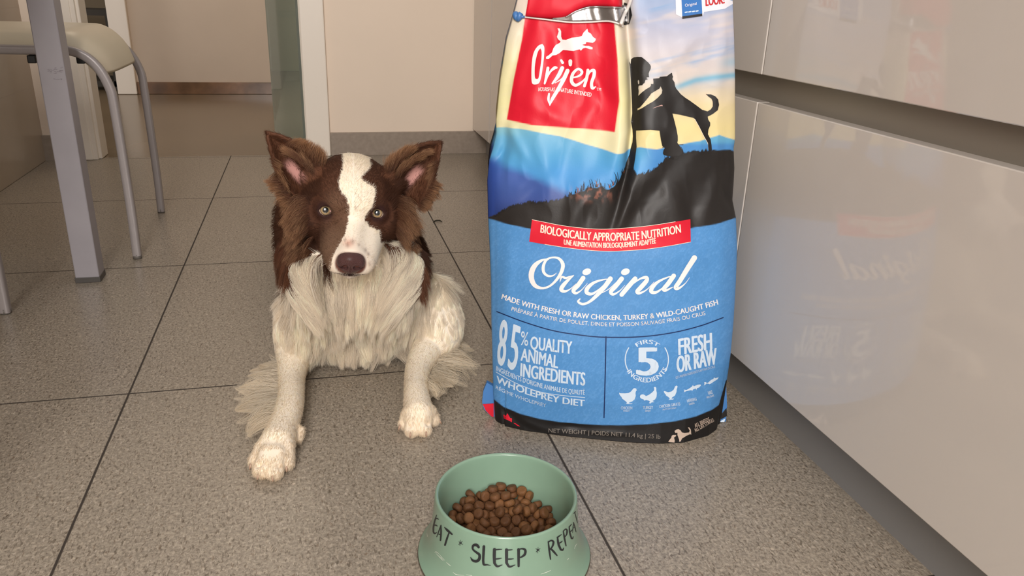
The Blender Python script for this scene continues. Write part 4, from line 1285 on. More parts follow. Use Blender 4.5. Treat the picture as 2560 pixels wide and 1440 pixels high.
M['kib'] = [mat('baked_kibble', c, 0.62, spec=0.35, noise=0.22, nscale=120, bump=0.35, bscale=900) for c in ((108, 71, 42), (96, 62, 36), (122, 82, 48))]


def pellet(seed):
    r_ = random.Random(seed)
    n = 22
    pr = [(0.0001, -.00385), (.003, -.0039), (.0048, -.0036), (.0058, -.0026), (.0063, -.0010), (.0063, .0010), (.0058, .0026), (.0048, .0035), (.003, .0037), (.0001, .0035)]
    pr = cspline(pr, 16)
    V, F = lathe_data(pr, (0, 0, 0), n)
    V = np.array(V)
    V *= 1 + 0.035 * vnoise(V * 300 + seed * 9.1, seed)[:, None]
    V[:, 0] *= 1 + r_.uniform(-.05, .06)
    me = bpy.data.meshes.new('kibble')
    me.from_pydata(V.tolist(), [], F)
    me.polygons.foreach_set('use_smooth', [True] * len(me.polygons))
    me.materials.append(M['kib'][seed % 3])
    return me


pel = [pellet(i) for i in range(9)]
from mathutils import Quaternion
for i, row in enumerate(KIB.split(';')):
    x, y, z, a, b, c, d = map(int, row.split(','))
    if x * x + y * y > 590 ** 2 and z > 430: continue
    o = bpy.data.objects.new('kibble_piece', pel[i % 9])
    COL.objects.link(o)
    o.location = (BO[0] + x * 1e-4, BO[1] + y * 1e-4, z * 1e-4)
    o.rotation_mode = 'QUATERNION'
    o.rotation_quaternion = Quaternion((a, b, c, d)).normalized()
    tag(o, 'small round brown kibble piece lying in the green bowl', 'dog kibble', 'brown kibble heaped in the green bowl')
# ================================================================ the border collie
import openvdb

dog = empty('border_collie', (0.06, 1.30, 0))
tag(dog, 'brown and white long haired dog lying on the floor, looking up at the camera', 'dog')

VX = 0.0024
GLO = np.array([-0.21, 0.86, -0.012])
GHI = np.array([0.31, 1.98, 0.432])
GN = np.ceil((GHI - GLO) / VX).astype(int)
D = np.full(GN, 0.05, dtype=np.float32)


def region(lo, hi):
    a = np.clip(np.floor((np.array(lo) - GLO) / VX).astype(int), 0, GN)
    b = np.clip(np.ceil((np.array(hi) - GLO) / VX).astype(int) + 1, 0, GN)
    sl = tuple(slice(a[i], b[i]) for i in range(3))
    g = [GLO[i] + VX * np.arange(a[i], b[i]) for i in range(3)]
    return sl, (g[0][:, None, None].astype(np.float32), g[1][None, :, None].astype(np.float32), g[2][None, None, :].astype(np.float32))


def smin(a, b, k):
    h = np.clip(0.5 + 0.5 * (b - a) / k, 0, 1)
    return b * (1 - h) + a * h - k * h * (1 - h)


def put(sl, d, k, cut=False):
    if cut:
        D[sl] = -smin(-D[sl], d, k)
    else:
        D[sl] = smin(D[sl], d, k)


def capsule(a, b, ra, rb, k=0.015, cut=False, squash=None):
    a, b = np.array(a, float), np.array(b, float)
    m = max(ra, rb) + k + 0.012
    sl, (x, y, z) = region(np.minimum(a, b) - m, np.maximum(a, b) + m)
    ba = b - a
    L2 = float(ba @ ba) + 1e-12
    px_, py_, pz_ = x - a[0], y - a[1], z - a[2]
    t = np.clip((px_ * ba[0] + py_ * ba[1] + pz_ * ba[2]) / L2, 0, 1)
    d = np.sqrt((px_ - t * ba[0]) ** 2 + (py_ - t * ba[1]) ** 2 + (pz_ - t * ba[2]) ** 2) - (ra + (rb - ra) * t)
    put(sl, d.astype(np.float32), k, cut)


def ellipsoid(c, r, k=0.015, R=None, cut=False):
    c, r = np.array(c, float), np.array(r, float)
    m = r.max() + k + 0.012
    sl, (x, y, z) = region(c - m, c + m)
    q = [x - c[0], y - c[1], z - c[2]]
    if R is not None:
        q = [sum(q[j] * R[i][j] for j in range(3)) for i in range(3)]
    k0 = np.sqrt(sum((q[i] / r[i]) ** 2 for i in range(3)))
    k1 = np.sqrt(sum((q[i] / r[i] ** 2) ** 2 for i in range(3))) + 1e-9
    put(sl, (k0 * (k0 - 1) / k1).astype(np.float32), k, cut)


# ---- head frame
HE = at(879, 528, Y=1.115)                      # midpoint between the eyes
HV = rays([879, 560])[0]
HX = CR - HV * (CR @ HV)
HX /= np.linalg.norm(HX)
HU0 = np.cross(HX, HV)
HU0 /= np.linalg.norm(HU0)
rr_ = math.radians(-3.2)
HX, HU0 = HX * math.cos(rr_) + HU0 * math.sin(rr_), HU0 * math.cos(rr_) - HX * math.sin(rr_)
yw = math.radians(1.5)
HX2 = HX * math.cos(yw) - HV * math.sin(yw) * -1
HX2 /= np.linalg.norm(HX2)
toC = -np.cross(HU0, HX2) if (-np.cross(HU0, HX2)) @ HV < 0 else np.cross(HU0, HX2)
th_ = math.radians(30)
HF = toC * math.cos(th_) - HU0 * math.sin(th_)   # muzzle direction
HUp = HU0 * math.cos(th_) + toC * math.sin(th_)
HXn = HX2
HS = 1.06
RH = np.array([HXn, HF, HUp])


def chain(P_, R_, k):
    # one limb: a smooth tapered sweep, joined to the body in a single blend
    Q = cspline(np.c_[np.array(P_), np.array(R_)], 40)
    m = max(R_) + k + 0.012
    sl, (x, y, z) = region(Q[:, :3].min(0) - m, Q[:, :3].max(0) + m)
    best = None
    for i in range(len(Q) - 1):
        a, b, ra, rb = Q[i, :3], Q[i + 1, :3], Q[i, 3], Q[i + 1, 3]
        ba = b - a
        px_, py_, pz_ = x - a[0], y - a[1], z - a[2]
        t = np.clip((px_ * ba[0] + py_ * ba[1] + pz_ * ba[2]) / float(ba @ ba + 1e-12), 0, 1)
        d = np.sqrt((px_ - t * ba[0]) ** 2 + (py_ - t * ba[1]) ** 2 + (pz_ - t * ba[2]) ** 2) - (ra + (rb - ra) * t)
        best = d if best is None else np.minimum(best, d)
    put(sl, best.astype(np.float32), k)


def hp(x, f, u):
    return HE + HS * (x * HXn + f * HF + u * HUp)


def hell(c, r, k=0.012, cut=False): ellipsoid(hp(*c), np.array(r) * HS, k, RH, cut)


def hcap(a, b, ra, rb, k=0.012, cut=False): capsule(hp(*a), hp(*b), ra * HS, rb * HS, k, cut)


# ---- trunk
ellipsoid((0.075, 1.325, 0.118), (0.112, 0.125, 0.118), 0.03)
ellipsoid((0.045, 1.50, 0.118), (0.108, 0.20, 0.116), 0.04)
ellipsoid((0.010, 1.72, 0.108), (0.105, 0.13, 0.106), 0.04)
capsule((0.115, 1.74, 0.07), (0.125, 1.60, 0.045), 0.065, 0.042, 0.02)
capsule((-0.03, 1.74, 0.07), (-0.045, 1.64, 0.06), 0.065, 0.050, 0.02)
capsule((0.130, 1.60, 0.03), (0.140, 1.50, 0.02), 0.024, 0.020, 0.01)
tl_ = cspline([(0.02, 1.83, 0.06), (0.05, 1.89, 0.03), (0.11, 1.92, 0.022), (0.17, 1.88, 0.02)], 8)
for i in range(7): capsule(tl_[i], tl_[i + 1], 0.024 - 0.002 * i, 0.022 - 0.002 * i, 0.01)
# ---- neck
nk0 = hp(0, -0.075, -0.020)
capsule(nk0, (0.072, 1.30, 0.165), 0.056, 0.088, 0.03)
capsule(hp(0, -0.05, -0.055), (0.076, 1.255, 0.125), 0.046, 0.078, 0.03)
# ---- bib of the neck and the breast
ellipsoid(at(886, 705, Y=1.18), (0.080, 0.056, 0.060), 0.03)
ellipsoid(at(805, 688, Y=1.175), (0.050, 0.050, 0.058), 0.025)
ellipsoid(at(975, 680, Y=1.170), (0.055, 0.050, 0.060), 0.025)
ellipsoid(at(895, 800, Y=1.235), (0.090, 0.065, 0.055), 0.03)
# ---- shoulders and forelegs (x, y layout point, height, radius)
LEGL = [(798, 770, 1.23, .058), (758, 812, 1.205, .045), (742, 858, .055, .034), (734, 895, .040, .0255), (729, 945, .032, .0195), (728, 985, .031, .0185), (723, 1020, .030, .0190), (708, 1068, .026, .0205), (694, 1105, .0235, .0225)]
LEGR = [(1050, 768, 1.23, .060), (1086, 806, 1.215, .050), (1092, 842, .052, .038), (1072, 868, .042, .0275), (1048, 915, .034, .0205), (1041, 955, .031, .0180), (1041, 985, .030, .0180), (1044, 1015, .026, .0200), (1046, 1035, .0235, .0215)]
legpts = {}
for nm, L_ in (('l', LEGL), ('r', LEGR)):
    P_ = [at(a, b, Z=z) if z < 1 else at(a, b, Y=z) for a, b, z, r in L_]
    legpts[nm] = np.array(P_)
    chain(P_, [l[3] for l in L_], 0.016)
TOES = {'l': [((678, 1105), (640, 1152), .0100), ((688, 1112), (655, 1174), .0118), ((700, 1112), (686, 1178), .0118), ((715, 1100), (716, 1156), .0108)],
        'r': [((1032, 1030), (1012, 1058), .0092), ((1040, 1038), (1031, 1073), .0112), ((1052, 1038), (1060, 1071), .0112), ((1062, 1028), (1082, 1048), .0098)]}
toepts = []
for nm in 'lr':
    for (a, b, r) in TOES[nm]:
        A_, B_ = at(*a, Z=.023), at(*b, Z=.0115)
        mid = (A_ + B_) / 2 + np.array([0, 0, .006])
        capsule(A_, mid, r * 0.95, r * 1.0, 0.006)
        capsule(mid, B_, r * 1.0, r, 0.0035)
        toepts.append((A_, mid, B_, r))
# dew claw pad on the inner side of the left foreleg
capsule(at(752, 1075, Z=.022), at(748, 1098, Z=.014), .006, .005, 0.006)
# grooves between the toes
for nm in 'lr':
    T_ = TOES[nm]
    for i in range(3):
        a = (np.array(T_[i][0]) + np.array(T_[i + 1][0])) / 2
        b = (np.array(T_[i][1]) + np.array(T_[i + 1][1])) / 2
        a = a * 0.45 + b * 0.55
        capsule(at(a[0], a[1], Z=.034), at(b[0], b[1], Z=.020), .0028, .0040, 0.004, cut=True)
# ---- head
hell((0, -0.048, 0.006), (0.056, 0.066, 0.047), 0.02)
hell((0, -0.015, 0.016), (0.040, 0.040, 0.026), 0.02)
for s in (-1, 1):
    hell((s * 0.045, -0.032, -0.022), (0.028, 0.040, 0.032), 0.02)
    hell((s * 0.024, -0.010, 0.012), (0.016, 0.016, 0.011), 0.012)
    hcap((s * 0.018, 0.012, -0.030), (s * 0.0145, 0.070, -0.037), 0.0235, 0.0170, 0.014)
    hcap((s * 0.030, -0.01, -0.034), (s * 0.018, 0.052, -0.040), 0.020, 0.0150, 0.014)
hcap((0, -0.002, -0.006), (0, 0.078, -0.0225), 0.0175, 0.0135, 0.014)
hcap((0, -0.020, -0.050), (0, 0.070, -0.0525), 0.022, 0.0095, 0.010)
hell((0, 0.075, -0.027), (0.0170, 0.012, 0.0145), 0.008)
# mouth line and the philtrum
for s in (-1, 1):
    mp = cspline([hp(0, 0.089, -0.0475), hp(s * .009, 0.086, -0.0505), hp(s * .020, 0.072, -0.0510), hp(s * .030, 0.045, -0.0500), hp(s * .036, 0.015, -0.048)], 9)
    for i in range(8): capsule(mp[i], mp[i + 1], 0.0016, 0.0016, 0.0025, cut=True)
# eyes: lids as a rounded swelling with an almond opening
EYE = {}
for s, px in ((-1, (814, 525)), (1, (943, 532))):
    d_ = rays(px)[0]
    c0 = hp(s * 0.0345, 0.002, 0.0)
    t_ = (c0 - CO) @ HV / (d_ @ HV)
    ce = CO + d_ * t_
    EYE[s] = (ce, -d_)
    ellipsoid(ce, (0.0146,) * 3, 0.008)
for s in (-1, 1):
    ce, dd = EYE[s]
    ax = HX - dd * (HX @ dd); ax /= np.linalg.norm(ax)
    up_ = np.cross(dd, ax) * -1
    if up_ @ HU0 < 0: up_ = -up_
    tilt = math.radians(-8 * s)
    a2 = ax * math.cos(tilt) + up_ * math.sin(tilt)
    u2 = up_ * math.cos(tilt) - ax * math.sin(tilt)
    Rm = np.array([a2, dd, u2])
    ellipsoid(ce + dd * 0.012 - u2 * 0.0010, (0.0092, 0.0132, 0.0061), 0.002, Rm, cut=True)
    ellipsoid(ce, (0.0112,) * 3, 0.001, None, cut=True)
    EYE[s] = (ce, dd, a2, u2)


# ---- ears: thin curved shells
def ear_grid(outer, inner, y0, y1, cup, n=46, m=30):
    E0, E1 = cspline(outer, n), cspline(inner, n)
    out = []
    for i in range(n):
        s = i / (n - 1)
        for j in range(m):
            t = j / (m - 1)
            p = E0[i] * (1 - t) + E1[i] * t
            yy = y0 + (y1 - y0) * s + cup * math.sin(PI * t) ** 0.8 * (1 - s) ** 0.7
            out.append(at(p[0], p[1], Y=yy))
    return np.array(out).reshape(n, m, 3)


EARS = {'l': ear_grid([(742, 500), (712, 462), (690, 415), (676, 372), (667, 334)], [(818, 436), (790, 402), (752, 368), (712, 344), (669, 331)], 1.165, 1.175, 0.030),
        'r': ear_grid([(1052, 512), (1075, 468), (1088, 425), (1097, 388), (1102, 358)], [(962, 440), (985, 405), (1018, 378), (1060, 360), (1100, 355)], 1.160, 1.175, 0.030)}
for g in EARS.values():
    n_, m_ = g.shape[:2]
    for i in range(n_):
        s = i / (n_ - 1)
        r = 0.0046 * (1 - s) + 0.0026 * s
        for j in range(m_):
            c = g[i, j]
            sl, (x, y, z) = region(c - r - 0.008, c + r + 0.008)
            d = np.sqrt((x - c[0]) ** 2 + (y - c[1]) ** 2 + (z - c[2]) ** 2) - r
            D[sl] = np.minimum(D[sl], d)
# soften the shell into the skull
hell((-0.050, -0.052, 0.022), (0.020, 0.016, 0.020), 0.014)
hell((0.050, -0.052, 0.022), (0.020, 0.016, 0.020), 0.014)

grid = openvdb.FloatGrid(0.05)
grid.copyFromArray(D)
pts_, quads_ = grid.convertToQuads(isovalue=0.0)
DV = pts_ * VX + GLO
DV[:, 2] = np.maximum(DV[:, 2], 0.0008)
DF = quads_[:, ::-1]
del D, grid
me = bpy.data.meshes.new('dog_body')
me.from_pydata(DV.tolist(), [], DF.tolist())
me.update()
bm = bmesh.new(); bm.from_mesh(me)
for _ in range(2): bmesh.ops.smooth_vert(bm, verts=bm.verts, factor=0.4, use_axis_x=True, use_axis_y=True, use_axis_z=True)
bmesh.ops.recalc_face_normals(bm, faces=bm.faces[:])
bm.to_mesh(me); bm.free()
me.polygons.foreach_set('use_smooth', [True] * len(me.polygons))
DV = np.array([v.co for v in me.vertices])
DNr = np.array([v.normal for v in me.vertices])
DF = np.array([p.vertices[:] for p in me.polygons])

# ---- coat markings
LBROWN = [(858, 400), (857, 420), (847, 454), (852, 479), (868, 498), (874, 525), (869, 558), (862, 587), (848, 612), (838, 628), (830, 650), (826, 676), (818, 690), (809, 672), (803, 645), (799, 630), (768, 637), (745, 655), (738, 680), (742, 716), (730, 705), (722, 672), (716, 648), (690, 655), (640, 620), (620, 280), (858, 280)]
RBROWN = [(925, 400), (927, 419), (902, 446), (914, 456), (935, 467), (939, 483), (931, 517), (914, 538), (911, 550), (925, 567), (948, 577), (953, 608), (977, 602), (1006, 610), (1031, 629), (1043, 662), (1056, 668), (1075, 650), (1150, 620), (1150, 280), (925, 280)]


def inpoly(P, poly):
    x, y = P[:, 0], P[:, 1]
    r = np.zeros(len(P), bool)
    n = len(poly)
    for i in range(n):
        x0, y0 = poly[i]
        x1, y1 = poly[(i + 1) % n]
        c = ((y0 > y) != (y1 > y)) & (x < (x1 - x0) * (y - y0) / (y1 - y0 + 1e-12) + x0)
        r ^= c
    return r


def headmask(P):
    """how much a point belongs to the head and its surroundings"""
    return (P[:, 1] < 1.335) & (P[:, 2] > 0.10)


def earness(P):
    ex = np.abs((P - HE) @ HXn) / HS
    eu = ((P - HE) @ HU0)
    q = proj(P)
    inL = inpoly(q, [(655, 320), (720, 335), (800, 400), (822, 440), (780, 470), (745, 515), (700, 480), (670, 400)])
    inR = inpoly(q, [(1115, 345), (1050, 350), (975, 395), (955, 445), (1000, 470), (1055, 525), (1085, 470), (1105, 400)])
    return (inL | inR) & (P[:, 1] > 1.13) & (ex > 0.04)


def coat(P, jit=2.5, seed=1):
    q = proj(P)
    r_ = np.random.default_rng(seed)
    q = q + r_.normal(0, jit, q.shape)
    n1 = fbm(P * 60, 3, 3)
    n2 = fbm(P * 22, 3, 8)
    hm = headmask(P)
    br = (inpoly(q, LBROWN) | inpoly(q, RBROWN)) & hm
    # trunk: brown saddle over the back, white collar, shoulders, legs and belly
    edge_ = 1.335 + 0.02 * n2
    saddle = (P[:, 1] > edge_) & (P[:, 2] > np.where(P[:, 0] < 0.02, 0.02, 0.075) + 0.03 * n2)
    nape = (P[:, 1] > 1.20) & (P[:, 2] > 0.185) & ~((q[:, 1] > 640))
    lside = (P[:, 0] < -0.005) & (P[:, 1] > 1.29) & (P[:, 2] > 0.14)
    br = br | saddle | nape | lside
    # muzzle and nose rim
    loc = (P - HE) / HS
    lx, lf_, lu = loc @ HXn, loc @ HF, loc @ HUp
    brown = np.array([col3((88, 56, 40))])
    Cb = np.repeat(brown, len(P), 0)
    # lighter, greyer hair on the muzzle side and the inner brow
    g1 = smooth(lf_, 0.0, 0.05) * (lx < 0.004) * (np.abs(lx) < 0.04) * (lu > -0.05)
    Cb = Cb * (1 - 0.7 * g1[:, None]) + col3((124, 98, 78)) * 0.7 * g1[:, None]
    g2 = np.exp(-(((q[:, 0] - 838) / 22) ** 2 + ((q[:, 1] - 510) / 32) ** 2)) * hm
    Cb = Cb * (1 - 0.5 * g2[:, None]) + col3((128, 96, 74)) * 0.5 * g2[:, None]
    rim = np.zeros(len(P))
    for s in (-1, 1):
        de = np.linalg.norm(P - EYE[s][0], axis=1)
        rim = np.maximum(rim, smooth(de, 0.026, 0.015))
    Cb = Cb * (1 - 0.6 * rim[:, None]) + col3((64, 38, 30)) * 0.6 * rim[:, None]
    dk = np.exp(-(((q[:, 0] - 745) / 30) ** 2 + ((q[:, 1] - 560) / 55) ** 2)) + np.exp(-(((q[:, 0] - 1015) / 28) ** 2 + ((q[:, 1] - 570) / 50) ** 2)) + 0.8 * np.exp(-(((q[:, 0] - 800) / 18) ** 2 + ((q[:, 1] - 585) / 30) ** 2))
    dk = np.clip(dk, 0, 1) * hm
    Cb = Cb * (1 - 0.65 * dk[:, None]) + col3((46, 28, 22)) * 0.65 * dk[:, None]
    er = earness(P)
    Cb = np.where(er[:, None], col3((92, 58, 40)) * (1 + 0.2 * n2[:, None]), Cb)
    Cw = np.repeat(col3((248, 236, 217))[None], len(P), 0) * (1 + 0.04 * n2[:, None])
    # yellower on the lower legs and paws, faint freckles on the muzzle
    low = smooth(P[:, 2], 0.05, 0.02) * (P[:, 1] < 1.22)
    Cw = Cw * (1 - 0.45 * low[:, None]) + col3((222, 202, 174)) * 0.45 * low[:, None]
    mz = smooth(lf_, 0.045, 0.085) * (np.abs(lx) < 0.04) * (lu < -0.0)
    Cw = Cw * (1 - 0.25 * mz[:, None]) + col3((206, 178, 160)) * 0.25 * mz[:, None]
    pinkb = np.exp(-(((q[:, 0] - 872) / 13) ** 2 + ((q[:, 1] - 608) / 11) ** 2)) * hm
    Cw = Cw * (1 - 0.8 * pinkb[:, None]) + col3((222, 172, 150)) * 0.8 * pinkb[:, None]
    fre = np.zeros(len(P))
    for fx, fy, fr in ((881, 604, 4.5), (869, 613, 4.5), (914, 625, 3.5), (921, 634, 3), (923, 659, 4), (889, 520, 3), (897, 612, 2.5), (862, 600, 3)):
        fre = np.maximum(fre, np.exp(-(((q[:, 0] - fx) / fr) ** 2 + ((q[:, 1] - fy) / (fr * 1.5)) ** 2)))
    fre = fre * hm
    Cw = Cw * (1 - 0.5 * fre[:, None]) + col3((120, 92, 80)) * 0.5 * fre[:, None]
    lip = np.exp(-(((q[:, 0] - 872) / 26) ** 2 + ((q[:, 1] - 688) / 6) ** 2)) * hm * (lf_ > 0.05)
    Cw = Cw * (1 - 0.55 * lip[:, None]) + col3((110, 82, 72)) * 0.55 * lip[:, None]
    C_ = np.where(br[:, None], Cb, Cw)
    return np.clip(C_, 0, 1), br


skin, _b = coat(DV, 0.4)
qv = proj(DV)
er = earness(DV)
# bare pink skin inside the ears and around the nose
for (cx_, cy_, an, la, lb) in ((737, 428, 50, 30, 13), (1030, 442, -48, 30, 13)):
    c_, s_ = math.cos(math.radians(an)), math.sin(math.radians(an))
    u = (qv[:, 0] - cx_) * c_ + (qv[:, 1] - cy_) * s_
    v = -(qv[:, 0] - cx_) * s_ + (qv[:, 1] - cy_) * c_
    g = np.exp(-(u / la) ** 4 - (v / lb) ** 4) * er
    skin = skin * (1 - g[:, None]) + col3((212, 156, 146)) * g[:, None]
for s in (-1, 1):
    de = np.linalg.norm(DV - (EYE[s][0] + EYE[s][1] * 0.010), axis=1)
    g = smooth(de, 0.0155, 0.0110)
    skin = skin * (1 - g[:, None]) + col3((52, 30, 26)) * g[:, None]
loc = (DV - HE) / HS
gn = smooth(np.linalg.norm((loc @ RH.T - np.array([0, .084, -.030])) * np.array([1, .6, 1.1]), axis=1), 0.0215, 0.0185)
skin = skin * (1 - gn[:, None]) + col3((110, 70, 60)) * gn[:, None]
gm2 = ((loc @ HF) > 0.060) & (np.abs(loc @ HUp + 0.050) < 0.0035)
skin = np.where(gm2[:, None], col3((50, 30, 28)), skin)
ca = me.color_attributes.new('coat', 'FLOAT_COLOR', 'POINT')
ca.data.foreach_set('color', np.c_[skin, np.ones(len(skin))].astype(np.float32).ravel())
M['skin'] = mat('dog_skin', (200, 180, 160), 0.7, attr='coat', spec=0.2, sub=0.0)
me.materials.append(M['skin'])
body_o = bpy.data.objects.new('body', me)
COL.objects.link(body_o)
setparent(body_o, dog)

# ---- eyes
M['iris'] = mat('pale_amber_iris', (168, 140, 102), 0.3, coat=1.0, coatr=0.02)
M['sclera'] = mat('eye_white', (196, 168, 150), 0.3)
M['pupil'] = mat('pupil', (14, 14, 16), 0.1, coat=1.0, coatr=0.02)
for s in (-1, 1):
    ce, dd, a2, u2 = EYE[s]
    gaze = CO - ce
    gaze = gaze / np.linalg.norm(gaze)
    ax = np.cross(gaze, u2); ax /= np.linalg.norm(ax)
    uu = np.cross(ax, gaze)
    R_ = 0.0106
    V, F, mi = [], [], []
    NR, NA = 40, 48
    for i in range(NR + 1):
        p = PI * i / NR
        rr = R_ if p > 0.86 else R_ * (1 - 0.05 * (1 - (p / 0.86) ** 2))
        for j in range(NA):
            a = 2 * PI * j / NA
            V.append(ce + rr * (math.cos(p) * gaze + math.sin(p) * (math.cos(a) * ax + math.sin(a) * uu)))
    for i in range(NR):
        p = PI * (i + .5) / NR
        for j in range(NA):
            F.append((i * NA + j, (i + 1) * NA + j, (i + 1) * NA + (j + 1) % NA, i * NA + (j + 1) % NA))
            mi.append(1 if p < 0.37 else (4 if p < 0.46 else (0 if p < 0.70 else (3 if p < 0.80 else 2))))
    eye = obj('eye', V, F, [M['iris'], M['pupil'], M['sclera'], mat('limbus', (70, 58, 44), 0.3, coat=1.0, coatr=0.02), mat('inner_iris', (126, 114, 88), 0.3, coat=1.0, coatr=0.02)], dog, True, mi)
    # pink inner corner
    inner = ce + gaze * 0.0094 - a2 * s * 0.0068 - u2 * 0.0022
    bm = bmesh.new()
    bmesh.ops.create_uvsphere(bm, u_segments=14, v_segments=10, radius=0.0016)
    bmesh.ops.translate(bm, verts=bm.verts, vec=Vector(inner))
    bmobj('eye_corner', bm, mat('pink_eye_corner', (196, 150, 140), 0.3), eye, True)

# ---- nose
NV = 0.0008
nlo, nhi = np.array([-0.026, 0.066, -0.052]), np.array([0.026, 0.106, -0.006])
gx, gf, gu = np.meshgrid(*[np.arange(nlo[i], nhi[i], NV) for i in range(3)], indexing='ij')


def le(c, r, x=gx, f=gf, u=gu):
    k0 = np.sqrt(((x - c[0]) / r[0]) ** 2 + ((f - c[1]) / r[1]) ** 2 + ((u - c[2]) / r[2]) ** 2)
    k1 = np.sqrt(((x - c[0]) / r[0] ** 2) ** 2 + ((f - c[1]) / r[1] ** 2) ** 2 + ((u - c[2]) / r[2] ** 2) ** 2) + 1e-9
    return k0 * (k0 - 1) / k1


nd = le((0, 0.0850, -0.0245), (0.0165, 0.0120, 0.0125))
nd = smin(nd, le((0, 0.0840, -0.0345), (0.0120, 0.0115, 0.0090)), 0.006)
for s in (-1, 1):
    nd = smin(nd, le((s * 0.0110, 0.0855, -0.0275), (0.0068, 0.0100, 0.0092)), 0.004)
for s in (-1, 1):
    ax_ = np.clip((gx * s - 0.006) / 0.008, 0, 1)
    nd = -smin(-nd, le((s * 0.0072, 0.0965, -0.0300), (0.0038, 0.0085, 0.0036)), 0.0015)
    nd = -smin(-nd, le((s * 0.0118, 0.0945, -0.0315), (0.0058, 0.0066, 0.0018)), 0.0012)
nd = -smin(-nd, le((0, 0.0985, -0.0360), (0.0009, 0.0045, 0.0085)), 0.0014)
g_ = openvdb.FloatGrid(0.05); g_.copyFromArray(nd.astype(np.float32))
p_, q_ = g_.convertToQuads(isovalue=0.0)
p_ = p_ * NV + nlo
Vn = HE + HS * (p_[:, :1] * HXn + p_[:, 1:2] * HF + p_[:, 2:3] * HUp)
nose = obj('nose', Vn, q_[:, ::-1].tolist(), mat('liver_brown_nose', (84, 50, 46), 0.34, bump=0.9, bscale=1500, coat=0.15, coatr=0.3), dog, True)
nose['label'] = 'liver brown nose'

# ---- claws
for i, (A_, mid, B_, r) in enumerate(toepts):
    d_ = (B_ - mid); d_[2] = 0; d_ /= np.linalg.norm(d_)
    p0 = B_ + d_ * r * 0.55 + np.array([0, 0, 0.001])
    tube('claw', [p0, p0 + d_ * 0.004 - np.array([0, 0, .001]), p0 + d_ * 0.0065 - np.array([0, 0, .0045]), p0 + d_ * 0.0075 - np.array([0, 0, .0072])], [0.0020, 0.0019, 0.0014, 0.0007],
         M.setdefault('claw', mat('pale_claw', (170, 140, 118), 0.4)), dog, 10)
# ================================================================ coat
from mathutils.kdtree import KDTree

tri = np.vstack([DF[:, [0, 1, 2]], DF[:, [0, 2, 3]]])
e1, e2 = DV[tri[:, 1]] - DV[tri[:, 0]], DV[tri[:, 2]] - DV[tri[:, 0]]
tarea = 0.5 * np.linalg.norm(np.cross(e1, e2), axis=1)
tcen = DV[tri].mean(1)
tnor = DNr[tri].mean(1)
dogbvh = BVHTree.FromPolygons([Vector(v) for v in DV], DF.tolist())


def scatter(n, w):
    p = tarea * w
    p = p / p.sum()
    r_ = np.random.default_rng(101 + n % 977)
    t = r_.choice(len(tri), n, p=p)
    a, b = r_.random(n), r_.random(n)
    f = a + b > 1
    a[f], b[f] = 1 - a[f], 1 - b[f]
    P = DV[tri[t, 0]] + a[:, None] * e1[t] + b[:, None] * e2[t]
    Nn = tnor[t]
    Nn = Nn / (np.linalg.norm(Nn, axis=1, keepdims=True) + 1e-9)
    return P, Nn


def norm(v): return v / (np.linalg.norm(v, axis=1, keepdims=True) + 1e-9)


def tang(v, n): return v - n * (v * n).sum(1, keepdims=True)


FURM = bpy.data.materials.new('dog_hair')
FURM.use_nodes = True
b_ = FURM.node_tree.nodes['Principled BSDF']
at_ = FURM.node_tree.nodes.new('ShaderNodeAttribute'); at_.attribute_name = 'coat'
FURM.node_tree.links.new(at_.outputs['Color'], b_.inputs['Base Color'])
b_.inputs['Roughness'].default_value = 0.48
b_.inputs['Specular IOR Level'].default_value = 0.3
tr_ = FURM.node_tree.nodes.new('ShaderNodeBsdfTranslucent')
FURM.node_tree.links.new(at_.outputs['Color'], tr_.inputs['Color'])
mx_ = FURM.node_tree.nodes.new('ShaderNodeMixShader')
mx_.inputs[0].default_value = 0.36
FURM.node_tree.links.new(b_.outputs[0], mx_.inputs[1])
FURM.node_tree.links.new(tr_.outputs[0], mx_.inputs[2])
FURM.node_tree.links.new(mx_.outputs[0], FURM.node_tree.nodes['Material Output'].inputs['Surface'])


